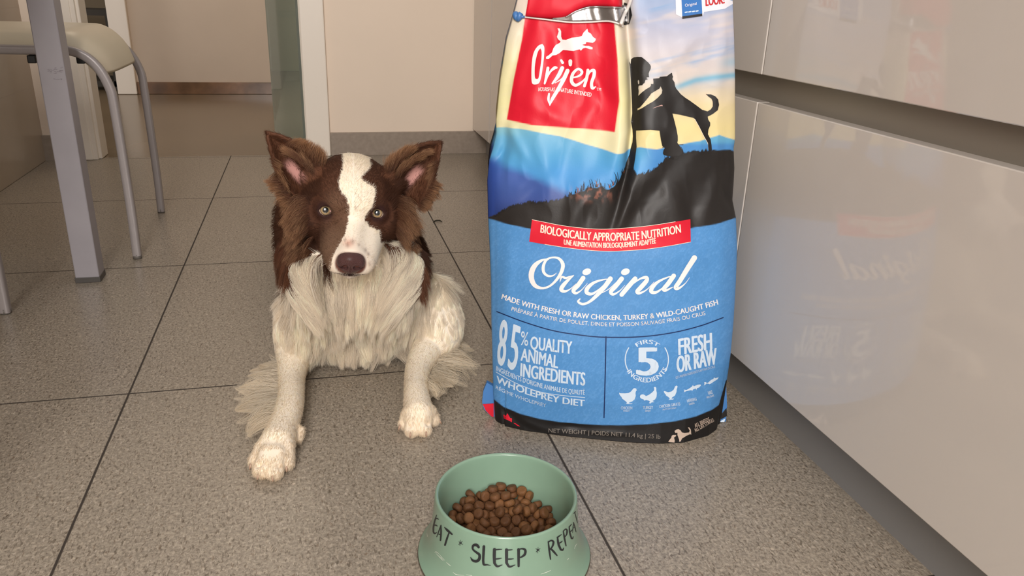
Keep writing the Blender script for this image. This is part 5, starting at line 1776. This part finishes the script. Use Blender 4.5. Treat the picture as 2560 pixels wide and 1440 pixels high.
def grow(name, P, Nn, flow, length, lift, grav, col, rad=0.00016, k=7, clump=0.0, ncl=0, jitter=0.12, curl=0.0, seed=0, floor=0.0015, tip=None, label=None, bendto=None, collide=True, lmin=0.75):
    """strands from roots P; flow = unit direction along the skin; lift = how far it stands off; grav = pull downwards"""
    r_ = np.random.default_rng(seed)
    n = len(P)
    length = np.broadcast_to(length, (n,)) * r_.uniform(lmin, 1.15, n)
    lift = np.broadcast_to(lift, (n,))
    grav = np.broadcast_to(grav, (n,))
    fl = norm(flow + r_.normal(0, jitter, (n, 3)))
    d = norm(fl * (1 - lift[:, None]) + Nn * lift[:, None])
    Q = np.zeros((n, k, 3))
    Q[:, 0] = P - Nn * 0.0006
    step = length / (k - 1)
    cdir = norm(np.cross(d, Nn) + 1e-6)
    ph = r_.uniform(0, 6.28, n)
    for j in range(1, k):
        t = j / (k - 1)
        dd_ = d.copy()
        dd_[:, 2] -= grav * t
        if bendto is not None: dd_ = dd_ + bendto * t
        if curl: dd_ = dd_ + cdir * (curl * np.sin(ph + 5 * t))[:, None]
        dn_ = (dd_ * Nn).sum(1)
        fix = np.maximum(0.05 - dn_, 0) * (1 - 0.5 * t)
        dd_ = norm(dd_ + Nn * fix[:, None])
        Q[:, j] = Q[:, j - 1] + dd_ * step[:, None]
        low = Q[:, j, 2] < floor
        Q[low, j, 2] = floor + 0.001 * r_.random(low.sum())
    cv = np.ones(n)
    if clump and ncl:
        ci = r_.choice(n, ncl, replace=False)
        kd = KDTree(ncl)
        for i, c in enumerate(ci): kd.insert(Vector(P[c]), i)
        kd.balance()
        own = np.array([ci[kd.find(Vector(p))[1]] for p in P])
        cvv = np.ones(n); cvv[ci] = r_.uniform(0.84, 1.14, ncl); cv = cvv[own]
        tt = np.linspace(0, 1, k) ** 1.25
        target = Q[own]
        Q = Q * (1 - clump * tt[None, :, None]) + target * (clump * tt[None, :, None])
    if collide:
        # keep strands outside the body
        for i in range(n):
            for j in (k - 1, k // 2):
                h = dogbvh.find_nearest(Vector(Q[i, j]), 0.03)
                if h[0] is None: continue
                dv = Vector(Q[i, j]) - h[0]
                if dv.dot(h[1]) < 0.0006:
                    nn_ = np.array(h[1])
                    push = 0.0012 - dv.dot(h[1])
                    w = np.linspace(0, 1, k) ** 0.8 if j == k - 1 else np.sin(np.linspace(0, PI, k))
                    Q[i] += nn_ * push * w[:, None]
    cu = bpy.data.hair_curves.new(name)
    cu.add_curves([k] * n)
    cu.attributes['position'].data.foreach_set('vector', Q.astype(np.float32).ravel())
    ra = cu.attributes.get('radius') or cu.attributes.new('radius', 'FLOAT', 'POINT')
    prof = np.interp(np.linspace(0, 1, k), [0, .6, 1], [1, .85, .15])
    rr = (np.broadcast_to(rad, (n,))[:, None] * prof[None, :] * r_.uniform(.8, 1.2, n)[:, None])
    ra.data.foreach_set('value', rr.astype(np.float32).ravel())
    c = cu.attributes.new('coat', 'FLOAT_COLOR', 'POINT')
    vv = (r_.uniform(0.86, 1.12, n) * cv)[:, None, None]
    CC = np.repeat(col[:, None, :], k, 1) * vv
    if tip is not None:
        tw = (np.linspace(0, 1, k) ** 1.3)[None, :, None] * tip[1][:, None, None]
        CC = CC * (1 - tw) + tip[0] * tw
    c.data.foreach_set('color', np.concatenate([np.clip(CC, 0, 1), np.ones((n, k, 1))], 2).astype(np.float32).ravel())
    cu.materials.append(FURM)
    o = bpy.data.objects.new(name, cu)
    COL.objects.link(o)
    setparent(o, dog)
    if label: o['label'] = label
    return o


# ---------------- regions of the skin
def local(P):
    l = (P - HE) / HS
    return l @ HXn, l @ HF, l @ HUp


tx, tf, tu = local(tcen)
tq = proj(tcen)
inhead = (np.abs(tx) < 0.09) & (tf > -0.085) & (tf < 0.12) & (tu > -0.075) & (tcen[:, 1] < 1.25)
tear = earness(tcen)
legw = np.zeros(len(tcen), bool)
for nm in 'lr':
    Lp = legpts[nm][3:]
    for i in range(len(Lp) - 1):
        a, b = Lp[i], Lp[i + 1]
        t = np.clip(((tcen - a) @ (b - a)) / ((b - a) @ (b - a)), 0, 1)
        legw |= np.linalg.norm(tcen - (a + t[:, None] * (b - a)), axis=1) < 0.034
for A_, mid, B_, r in toepts:
    legw |= np.linalg.norm(tcen - B_, axis=1) < 0.022
neyes = np.ones(len(tcen))
for s in (-1, 1):
    neyes *= np.linalg.norm(tcen - (EYE[s][0] + EYE[s][1] * 0.011), axis=1) > 0.0105
neyes *= ~((np.abs(tx) < 0.019) & (tf > 0.0745) & (tu > -0.043))        # the nose itself

# ---- short hair on the face
face = inhead & ~tear
w = face * neyes * np.where(tf > -0.06, 1, 0.5)
P, Nn = scatter(85000, w)
x, f, u = local(P)
cheek = smooth(np.abs(x), 0.036, 0.056) * smooth(f, 0.02, -0.02)
out = -HF[None] * 0.8 + HXn[None] * (np.sign(x) * (0.25 + 6 * np.abs(x)))[:, None] + HUp[None] * (np.where(u > 0, 0.45, -0.35) * (1 - smooth(f, 0.02, 0.07)))[:, None]
flow = norm(tang(out, Nn))
lenf = np.where(f > 0.03, 0.0036, 0.0052) + 0.002 * smooth(f, 0.0, -0.05) + 0.014 * cheek
lenf = np.where(np.min([np.linalg.norm(P - EYE[s][0], axis=1) for s in (-1, 1)], 0) < 0.021, 0.0035, lenf)
c, br = coat(P, 2.2, 5)
grow('face_fur', P, Nn, flow, lenf, 0.16, 0.05, c, rad=0.00014, k=4, jitter=0.16, seed=2, clump=0.2, ncl=14000, collide=False)

# ---- ears: short velvet on the back, fringes along the edges
w = tear * np.ones(len(tcen))
P, Nn = scatter(16000, w)
q = proj(P)
pink = np.zeros(len(P))
for (cx_, cy_, an, la, lb) in ((737, 428, 50, 28, 12), (1030, 442, -48, 28, 12)):
    c_, s_ = math.cos(math.radians(an)), math.sin(math.radians(an))
    uu = (q[:, 0] - cx_) * c_ + (q[:, 1] - cy_) * s_
    vv = -(q[:, 0] - cx_) * s_ + (q[:, 1] - cy_) * c_
    pink = np.maximum(pink, np.exp(-(uu / la) ** 4 - (vv / lb) ** 4))
front = (Nn @ HV) < 0
keep = ~(front & (np.random.default_rng(3).random(len(P)) < pink * 0.97))
P, Nn, q = P[keep], Nn[keep], q[keep]
tipL, tipR = EARS['l'][-1, 15], EARS['r'][-1, 15]
tipd = norm(np.where((q[:, 0] < 880)[:, None], tipL, tipR) - P)
flow = norm(tang(tipd, Nn))
c, _ = coat(P, 1, 6)
grow('ear_fur', P, Nn, flow, 0.008, 0.18, 0.0, c, rad=0.00017, k=4, jitter=0.2, seed=4, collide=False)


def edge_fringe(name, paths, n, L0, col0, tipc, spread, seed, rad=0.00014, clump=0.55, ncl=90, grav=0.12, lift=0.0, curl=0.12, width=0.006, k=8):
    """paths: list of (start px, end px, depth, dir px at start, dir px at end, weight, length factor)"""
    r_ = np.random.default_rng(seed)
    Ps, Ds, Ls = [], [], []
    tot = sum(p[5] for p in paths)
    for (a, b, yy, da, db, wt, lf2) in paths:
        m = int(n * wt / tot)
        t = r_.random(m)
        pp = np.array(a)[None] * (1 - t[:, None]) + np.array(b)[None] * t[:, None] + r_.normal(0, 3.2, (m, 2))
        y0, y1 = yy
        yv = y0 + (y1 - y0) * t + r_.normal(0, 0.0035, m)
        W_ = np.array([at(p[0], p[1], Y=y_) for p, y_ in zip(pp, yv)])
        dpx = np.array(da)[None] * (1 - t[:, None]) + np.array(db)[None] * t[:, None]
        dd_ = dpx[:, :1] * CR - dpx[:, 1:2] * CU
        dd_ = norm(dd_) - CF * r_.normal(0.05, 0.18, (m, 1))
        Ps.append(W_); Ds.append(norm(dd_)); Ls.append(np.full(m, L0 * lf2))
    P, Dr, Ls = np.vstack(Ps), np.vstack(Ds), np.concatenate(Ls)
    c = np.repeat(col3(col0)[None], len(P), 0) * (1 + 0.25 * fbm(P * 90, 2, 4))[:, None]
    return grow(name, P, -np.repeat(HV[None], len(P), 0), Dr, Ls, lift, grav, c, rad=rad, k=k, clump=clump, ncl=ncl, jitter=spread, curl=curl, seed=seed,
                tip=(col3(tipc), r_.uniform(0.2, 1.0, len(P))), collide=False)


edge_fringe('ear_fringe', [
    # left ear, inner top edge: hair swept up along the edge towards the right
    ((715, 362), (808, 432), (1.165, 1.155), (0.55, -0.30), (0.10, -0.95), 3.0, 0.9),
    ((735, 385), (790, 440), (1.150, 1.150), (-0.8, -0.45), (-0.3, -0.85), 1.6, 0.8),
    # across the cup from the outer edge
    ((676, 395), (712, 470), (1.165, 1.155), (0.55, 0.35), (0.4, 0.75), 1.0, 0.6),
    ((690, 450), (745, 520), (1.150, 1.140), (-0.85, 0.0), (-0.9, 0.3), 2.0, 0.55),
    # right ear
    ((965, 436), (1010, 390), (1.150, 1.158), (0.15, -0.98), (0.62, -0.6), 3.0, 0.9),
    ((985, 450), (1050, 385), (1.148, 1.155), (0.3, -0.8), (0.85, -0.4), 1.6, 0.8),
    ((1095, 400), (1078, 468), (1.165, 1.155), (-0.55, 0.4), (-0.3, 0.8), 1.0, 0.6),
    ((1085, 455), (1045, 520), (1.150, 1.140), (0.85, 0.1), (0.8, 0.4), 2.0, 0.5)],
    9000, 0.031, (100, 62, 42), (216, 168, 124), 0.15, 12, clump=0.5, ncl=260, curl=0.10)

# ---- tufts behind the cheeks, below the ears
def surface_locks(name, polys, n, col_fn, seed, clump, ncl, jitter, curl, rad=0.00014, k=9, tipc=None, grav=0.1, lift=0.3):
    """long hair rooted on the visible skin inside layout polygons; each polygon carries (outline, start dir, bend, length, share)"""
    r_ = np.random.default_rng(seed)
    Ps, Ns, Ds, Bs, Ls = [], [], [], [], []
    tot = sum(p[4] for p in polys)
    for poly_, d0, bd, L0, share in polys:
        pa = np.array(poly_, float)
        m = int(n * share / tot)
        got = 0
        while got < m:
            c_ = r_.uniform(pa.min(0), pa.max(0), (400, 2))
            c_ = c_[inpoly(c_, poly_)]
            for p in c_:
                if got >= m: break
                d = rays(p)[0]
                h = dogbvh.ray_cast(Vector(CO), Vector(d))
                if h[0] is None: got += 1; continue
                q_ = np.array(h[0])
                Ps.append(q_); Ns.append(np.array(h[1]))
                dd0 = d0(p) if callable(d0) else d0
                bb0 = bd(p) if callable(bd) else bd
                Ds.append(dd0[0] * CR - dd0[1] * CU); Bs.append(bb0[0] * CR - bb0[1] * CU); Ls.append(L0)
                got += 1
    P, Nn, Dr, Bd = map(np.array, (Ps, Ns, Ds, Bs))
    Ls = np.array(Ls)
    c = col_fn(P)
    return grow(name, P, norm(Nn - 0.3 * HV), norm(Dr), Ls, lift, grav, c, rad=rad, k=k, clump=clump, ncl=ncl, jitter=jitter, curl=curl, seed=seed, bendto=Bd,
                tip=None if tipc is None else (col3(tipc), r_.uniform(0.0, 1.0, len(P)) ** 1.2), collide=False, lmin=0.55)


tuftcol = lambda P: np.repeat(col3((96, 60, 42))[None], len(P), 0) * (1 + 0.3 * fbm(P * 70, 2, 4))[:, None]
surface_locks('cheek_tuft', [
    ([(700, 430), (728, 440), (765, 500), (735, 515), (705, 480)], (-0.9, -0.1), (0.1, 0.9), 0.026, 2.0),
    ([(738, 490), (775, 490), (775, 560), (735, 560)], (-0.95, 0.0), (0.15, 1.1), 0.034, 3.0),
    ([(735, 545), (775, 545), (772, 600), (735, 600)], (-0.85, 0.35), (0.3, 0.8), 0.034, 2.6),
    ([(740, 590), (785, 590), (782, 632), (742, 632)], (-0.7, 0.6), (0.5, 0.6), 0.036, 2.2),
    ([(1085, 450), (1068, 445), (1035, 505), (1060, 520), (1080, 480)], (0.85, 0.1), (-0.1, 0.8), 0.022, 1.8),
    ([(1022, 490), (988, 490), (990, 560), (1020, 560)], (0.95, 0.1), (-0.1, 1.0), 0.042, 4.0),
    ([(1022, 545), (990, 545), (985, 605), (1018, 605)], (0.85, 0.45), (-0.3, 0.9), 0.038, 3.2)],
    17000, tuftcol, 14, 0.72, 460, 0.20, 0.30, tipc=(212, 166, 124))


def ruffcol(P):
    q = proj(P)
    w = np.repeat(col3((248, 236, 217))[None], len(P), 0)
    b = np.repeat(col3((104, 64, 44))[None], len(P), 0)
    m = ((q[:, 0] < 742) & (q[:, 1] < 690)) | ((q[:, 0] < 806) & (q[:, 1] < 634 + 0.0 * q[:, 0])) | (q[:, 0] > 1046) | ((q[:, 1] < 612) & (q[:, 0] > 955))
    return np.where(m[:, None], b, w)


side = lambda p: float(np.clip((p[0] - 884) / 150, -1.15, 1.15))
surface_locks('ruff_locks', [
    ([(960, 606), (1005, 612), (1046, 640), (1050, 700), (1000, 740), (955, 720), (945, 660)], lambda p: (0.7 * side(p) + 0.55, 0.6), lambda p: (-3.2 * side(p), 1.0), 0.078, 4.5),
    ([(806, 632), (768, 640), (735, 655), (722, 700), (760, 740), (815, 715), (818, 690), (806, 670)], lambda p: (0.7 * side(p) - 0.55, 0.6), lambda p: (-3.2 * side(p), 1.0), 0.078, 4.5),
    ([(815, 700), (955, 700), (985, 760), (800, 760)], lambda p: (1.3 * side(p), 0.8), lambda p: (-2.6 * side(p), 0.8), 0.060, 3.0),
    ([(735, 740), (800, 745), (800, 800), (745, 800)], (-0.25, 1.0), (0.55, 0.4), 0.050, 1.3),
    ([(1030, 735), (965, 745), (965, 800), (1025, 800)], (0.25, 1.0), (-0.55, 0.4), 0.050, 1.3),
    ([(800, 750), (970, 750), (970, 815), (800, 815)], lambda p: (0.25 * side(p), 1.0), lambda p: (-0.2 * side(p), 0.5), 0.046, 2.0)],
    44000, ruffcol, 41, 0.50, 420, 0.07, 0.06, rad=0.00016, lift=0.34, grav=0.1)
surface_locks('collar_locks', [
    ([(700, 600), (745, 610), (745, 660), (720, 690), (700, 670)], (-0.5, 0.85), (0.5, 0.5), 0.045, 2.0),
    ([(1040, 630), (1052, 650), (1052, 710), (1040, 720)], (0.35, 0.9), (-0.4, 0.5), 0.042, 1.0)],
    3500, lambda P: np.repeat(col3((104, 64, 44))[None], len(P), 0), 43, 0.7, 70, 0.14, 0.12, tipc=(140, 96, 68))

# ---- neck, ruff, chest: long hair in locks
neckw = ~inhead & ~tear & ~legw & (tcen[:, 1] < 1.36) & ((tcen[:, 1] > 1.14) | (tcen[:, 2] > 0.12))
P, Nn = scatter(64000, neckw * 1.0)
q = proj(P)
cxm = 880.0
# layout flow: falls from the cheeks in arcs towards the middle of the chest
sx = np.clip((q[:, 0] - cxm) / 170, -1.3, 1.3)
dn = smooth(q[:, 1], 640, 800)
fx_ = np.where(dn < 0.5, -sx * (0.2 + 1.2 * dn), -sx * 0.8 * (1 - dn) - 0.0)
fx_ = fx_ + 0.55 * np.sign(sx) * smooth(np.abs(sx), 0.5, 1.1) * smooth(q[:, 1], 740, 620)
fl = fx_[:, None] * CR - 1.0 * CU + 0.0 * CF
wob = fbm(P * 26, 2, 6)
fl = fl + (0.5 * wob)[:, None] * CR
back = P[:, 1] > 1.28
fl = np.where(back[:, None], np.array([0, 0.8, -0.5]) + np.sign(P[:, :1] - 0.06) * np.array([0.25, 0, 0]), fl)
flow = norm(tang(norm(fl), Nn) + 1e-6)
ln = 0.030 + 0.020 * smooth(q[:, 1], 640, 720) - 0.008 * smooth(q[:, 1], 800, 880)
shoulder = (smooth(np.abs(q[:, 0] - 890), 150, 210) * smooth(q[:, 1], 690, 760))
ln = ln * (1 - 0.72 * shoulder)
ln = np.where(q[:, 1] < 470, 0.010, ln)
c, br = coat(P, 3, 7)
lift = 0.24 - 0.12 * shoulder
grow('ruff_fur', P, Nn, flow, ln, lift, 0.35, c, rad=0.00016, k=8, clump=0.60, ncl=1300, jitter=0.12, curl=0.14, seed=8)

# ---- long tongue-shaped locks hanging from the breast
P, Nn = scatter(9000, (neckw & (tq[:, 1] > 770) & (tq[:, 1] < 860) & (np.abs(tq[:, 0] - 900) < 110) & (tcen[:, 1] < 1.32)) * 1.0)
q = proj(P)
fl = ((q[:, :1] - 905) / 400) * CR - CU + (-CF) * 0.25
c, br = coat(P, 3, 9)
grow('chest_feather', P, Nn, norm(tang(fl, Nn) + 1e-6), 0.052, 0.25, 0.7, c, rad=0.00019, k=9, clump=0.75, ncl=60, jitter=0.12, curl=0.12, seed=18)

# ---- shoulders to flank and back
bodyw = ~inhead & ~tear & ~legw & (tcen[:, 1] >= 1.33)
P, Nn = scatter(22000, bodyw * np.where(tcen[:, 1] < 1.6, 1.6, 0.7))
fl = np.array([0, 0.9, -0.35]) + np.sign(P[:, :1] - 0.04) * np.array([0.15, 0, 0])
c, br = coat(P, 5, 11)
grow('back_fur', P, Nn, norm(tang(fl, Nn) + 1e-6), 0.030, 0.2, 0.3, c, rad=0.00024, k=6, clump=0.5, ncl=900, jitter=0.14, seed=21, collide=False)

# ---- legs and paws: short and close
P, Nn = scatter(62000, legw * neyes)
fl = np.zeros_like(P)
for i_, nm in enumerate('lr'):
    Lp = np.vstack([legpts[nm], [np.mean([t[2] for t in toepts[i_ * 4:i_ * 4 + 4]], 0)]])
    kd = KDTree(200)
    S_ = cspline(Lp, 200)
    T_ = norm(np.gradient(S_, axis=0))
    for j in range(200): kd.insert(Vector(S_[j]), j)
    kd.balance()
    for j in range(len(P)):
        _c, ix, ds = kd.find(Vector(P[j]))
        if i_ == 0 or ds < best[j]:
            fl[j] = T_[ix]
            if i_ == 0:
                if j == 0: best = np.full(len(P), 9.0)
                best[j] = ds
c, br = coat(P, 2, 12)
c = c * (1 - 0.10 * smooth(fbm(P * 45, 2, 13), 0.15, 0.55))[:, None]
grow('leg_fur', P, Nn, norm(tang(fl, Nn) + 1e-6), 0.0070, 0.16, 0.05, c * 1.04, rad=0.00015, k=4, clump=0.2, ncl=12000, jitter=0.16, seed=25, collide=False)


# ---- feathering behind the forelegs, lying on the floor
def feather(name, roots, dirs, n, L0, seed, ncl, yy=None):
    r_ = np.random.default_rng(seed)
    t = r_.random(n)
    Rt = cspline(roots, 60)
    Dr = cspline(dirs, 60)
    ix = (t * 59).astype(int)
    pp = Rt[ix] + r_.normal(0, 2.5, (n, 2))
    zz = 0.010 + 0.030 * r_.random(n) ** 1.5
    P = np.array([at(a[0], a[1], Z=z) for a, z in zip(pp, zz)])
    dd_ = Dr[ix]
    # layout direction turned into a direction on the floor
    Q1 = np.array([at(a[0] + d[0] * 20, a[1] + d[1] * 20, Z=z) for a, d, z in zip(pp, dd_, zz)])
    dr = norm(Q1 - P)
    c = np.repeat(col3((240, 230, 212))[None], n, 0) * (1 + 0.08 * fbm(P * 60, 2, 4))[:, None]
    Ll = np.interp(ix, np.arange(60), np.interp(np.linspace(0, 1, 60), np.linspace(0, 1, len(L0)), L0))
    grow(name, P, np.repeat(np.array([[0, 0, 1.0]]), n, 0), dr, Ll, 0.16, 0.5, c, rad=0.00015, k=10, clump=0.93, ncl=ncl, jitter=0.30, curl=0.45, seed=seed, collide=False, lmin=0.45,
         tip=(col3((236, 214, 178)), r_.uniform(0, 0.7, n)))


feather('leg_feather', [(702, 905), (699, 940), (698, 985), (698, 1020), (692, 1040)], [(-0.75, -0.30), (-0.95, -0.12), (-0.98, 0.18), (-0.85, 0.45), (-0.6, 0.75)], 1500, [0.060, 0.092, 0.085, 0.075, 0.050], 31, 20)
feather('leg_feather', [(1120, 850), (1110, 880), (1092, 905), (1078, 935), (1070, 960)], [(0.93, 0.10), (0.90, 0.32), (0.82, 0.52), (0.6, 0.78), (0.35, 0.9)], 2200, [0.085, 0.115, 0.105, 0.075, 0.035], 33, 26)

# ---- whiskers
r_ = np.random.default_rng(77)
Pw = []
for s in (-1, 1):
    for i in range(7):
        Pw.append(hp(s * (0.020 + 0.004 * (i % 3)), 0.070 - 0.006 * (i // 2), -0.034 - 0.004 * (i % 3)))
Pw = np.array(Pw)
sg = np.sign((Pw - HE) @ HXn)[:, None]
grow('whiskers', Pw, norm(sg * HXn), norm(sg * HXn * 0.9 + HF * 0.3 - HUp * 0.3), 0.030, 0.3, 0.3, np.repeat(col3((210, 196, 180))[None], len(Pw), 0), rad=0.00013, k=7, jitter=0.25, seed=5, collide=False)
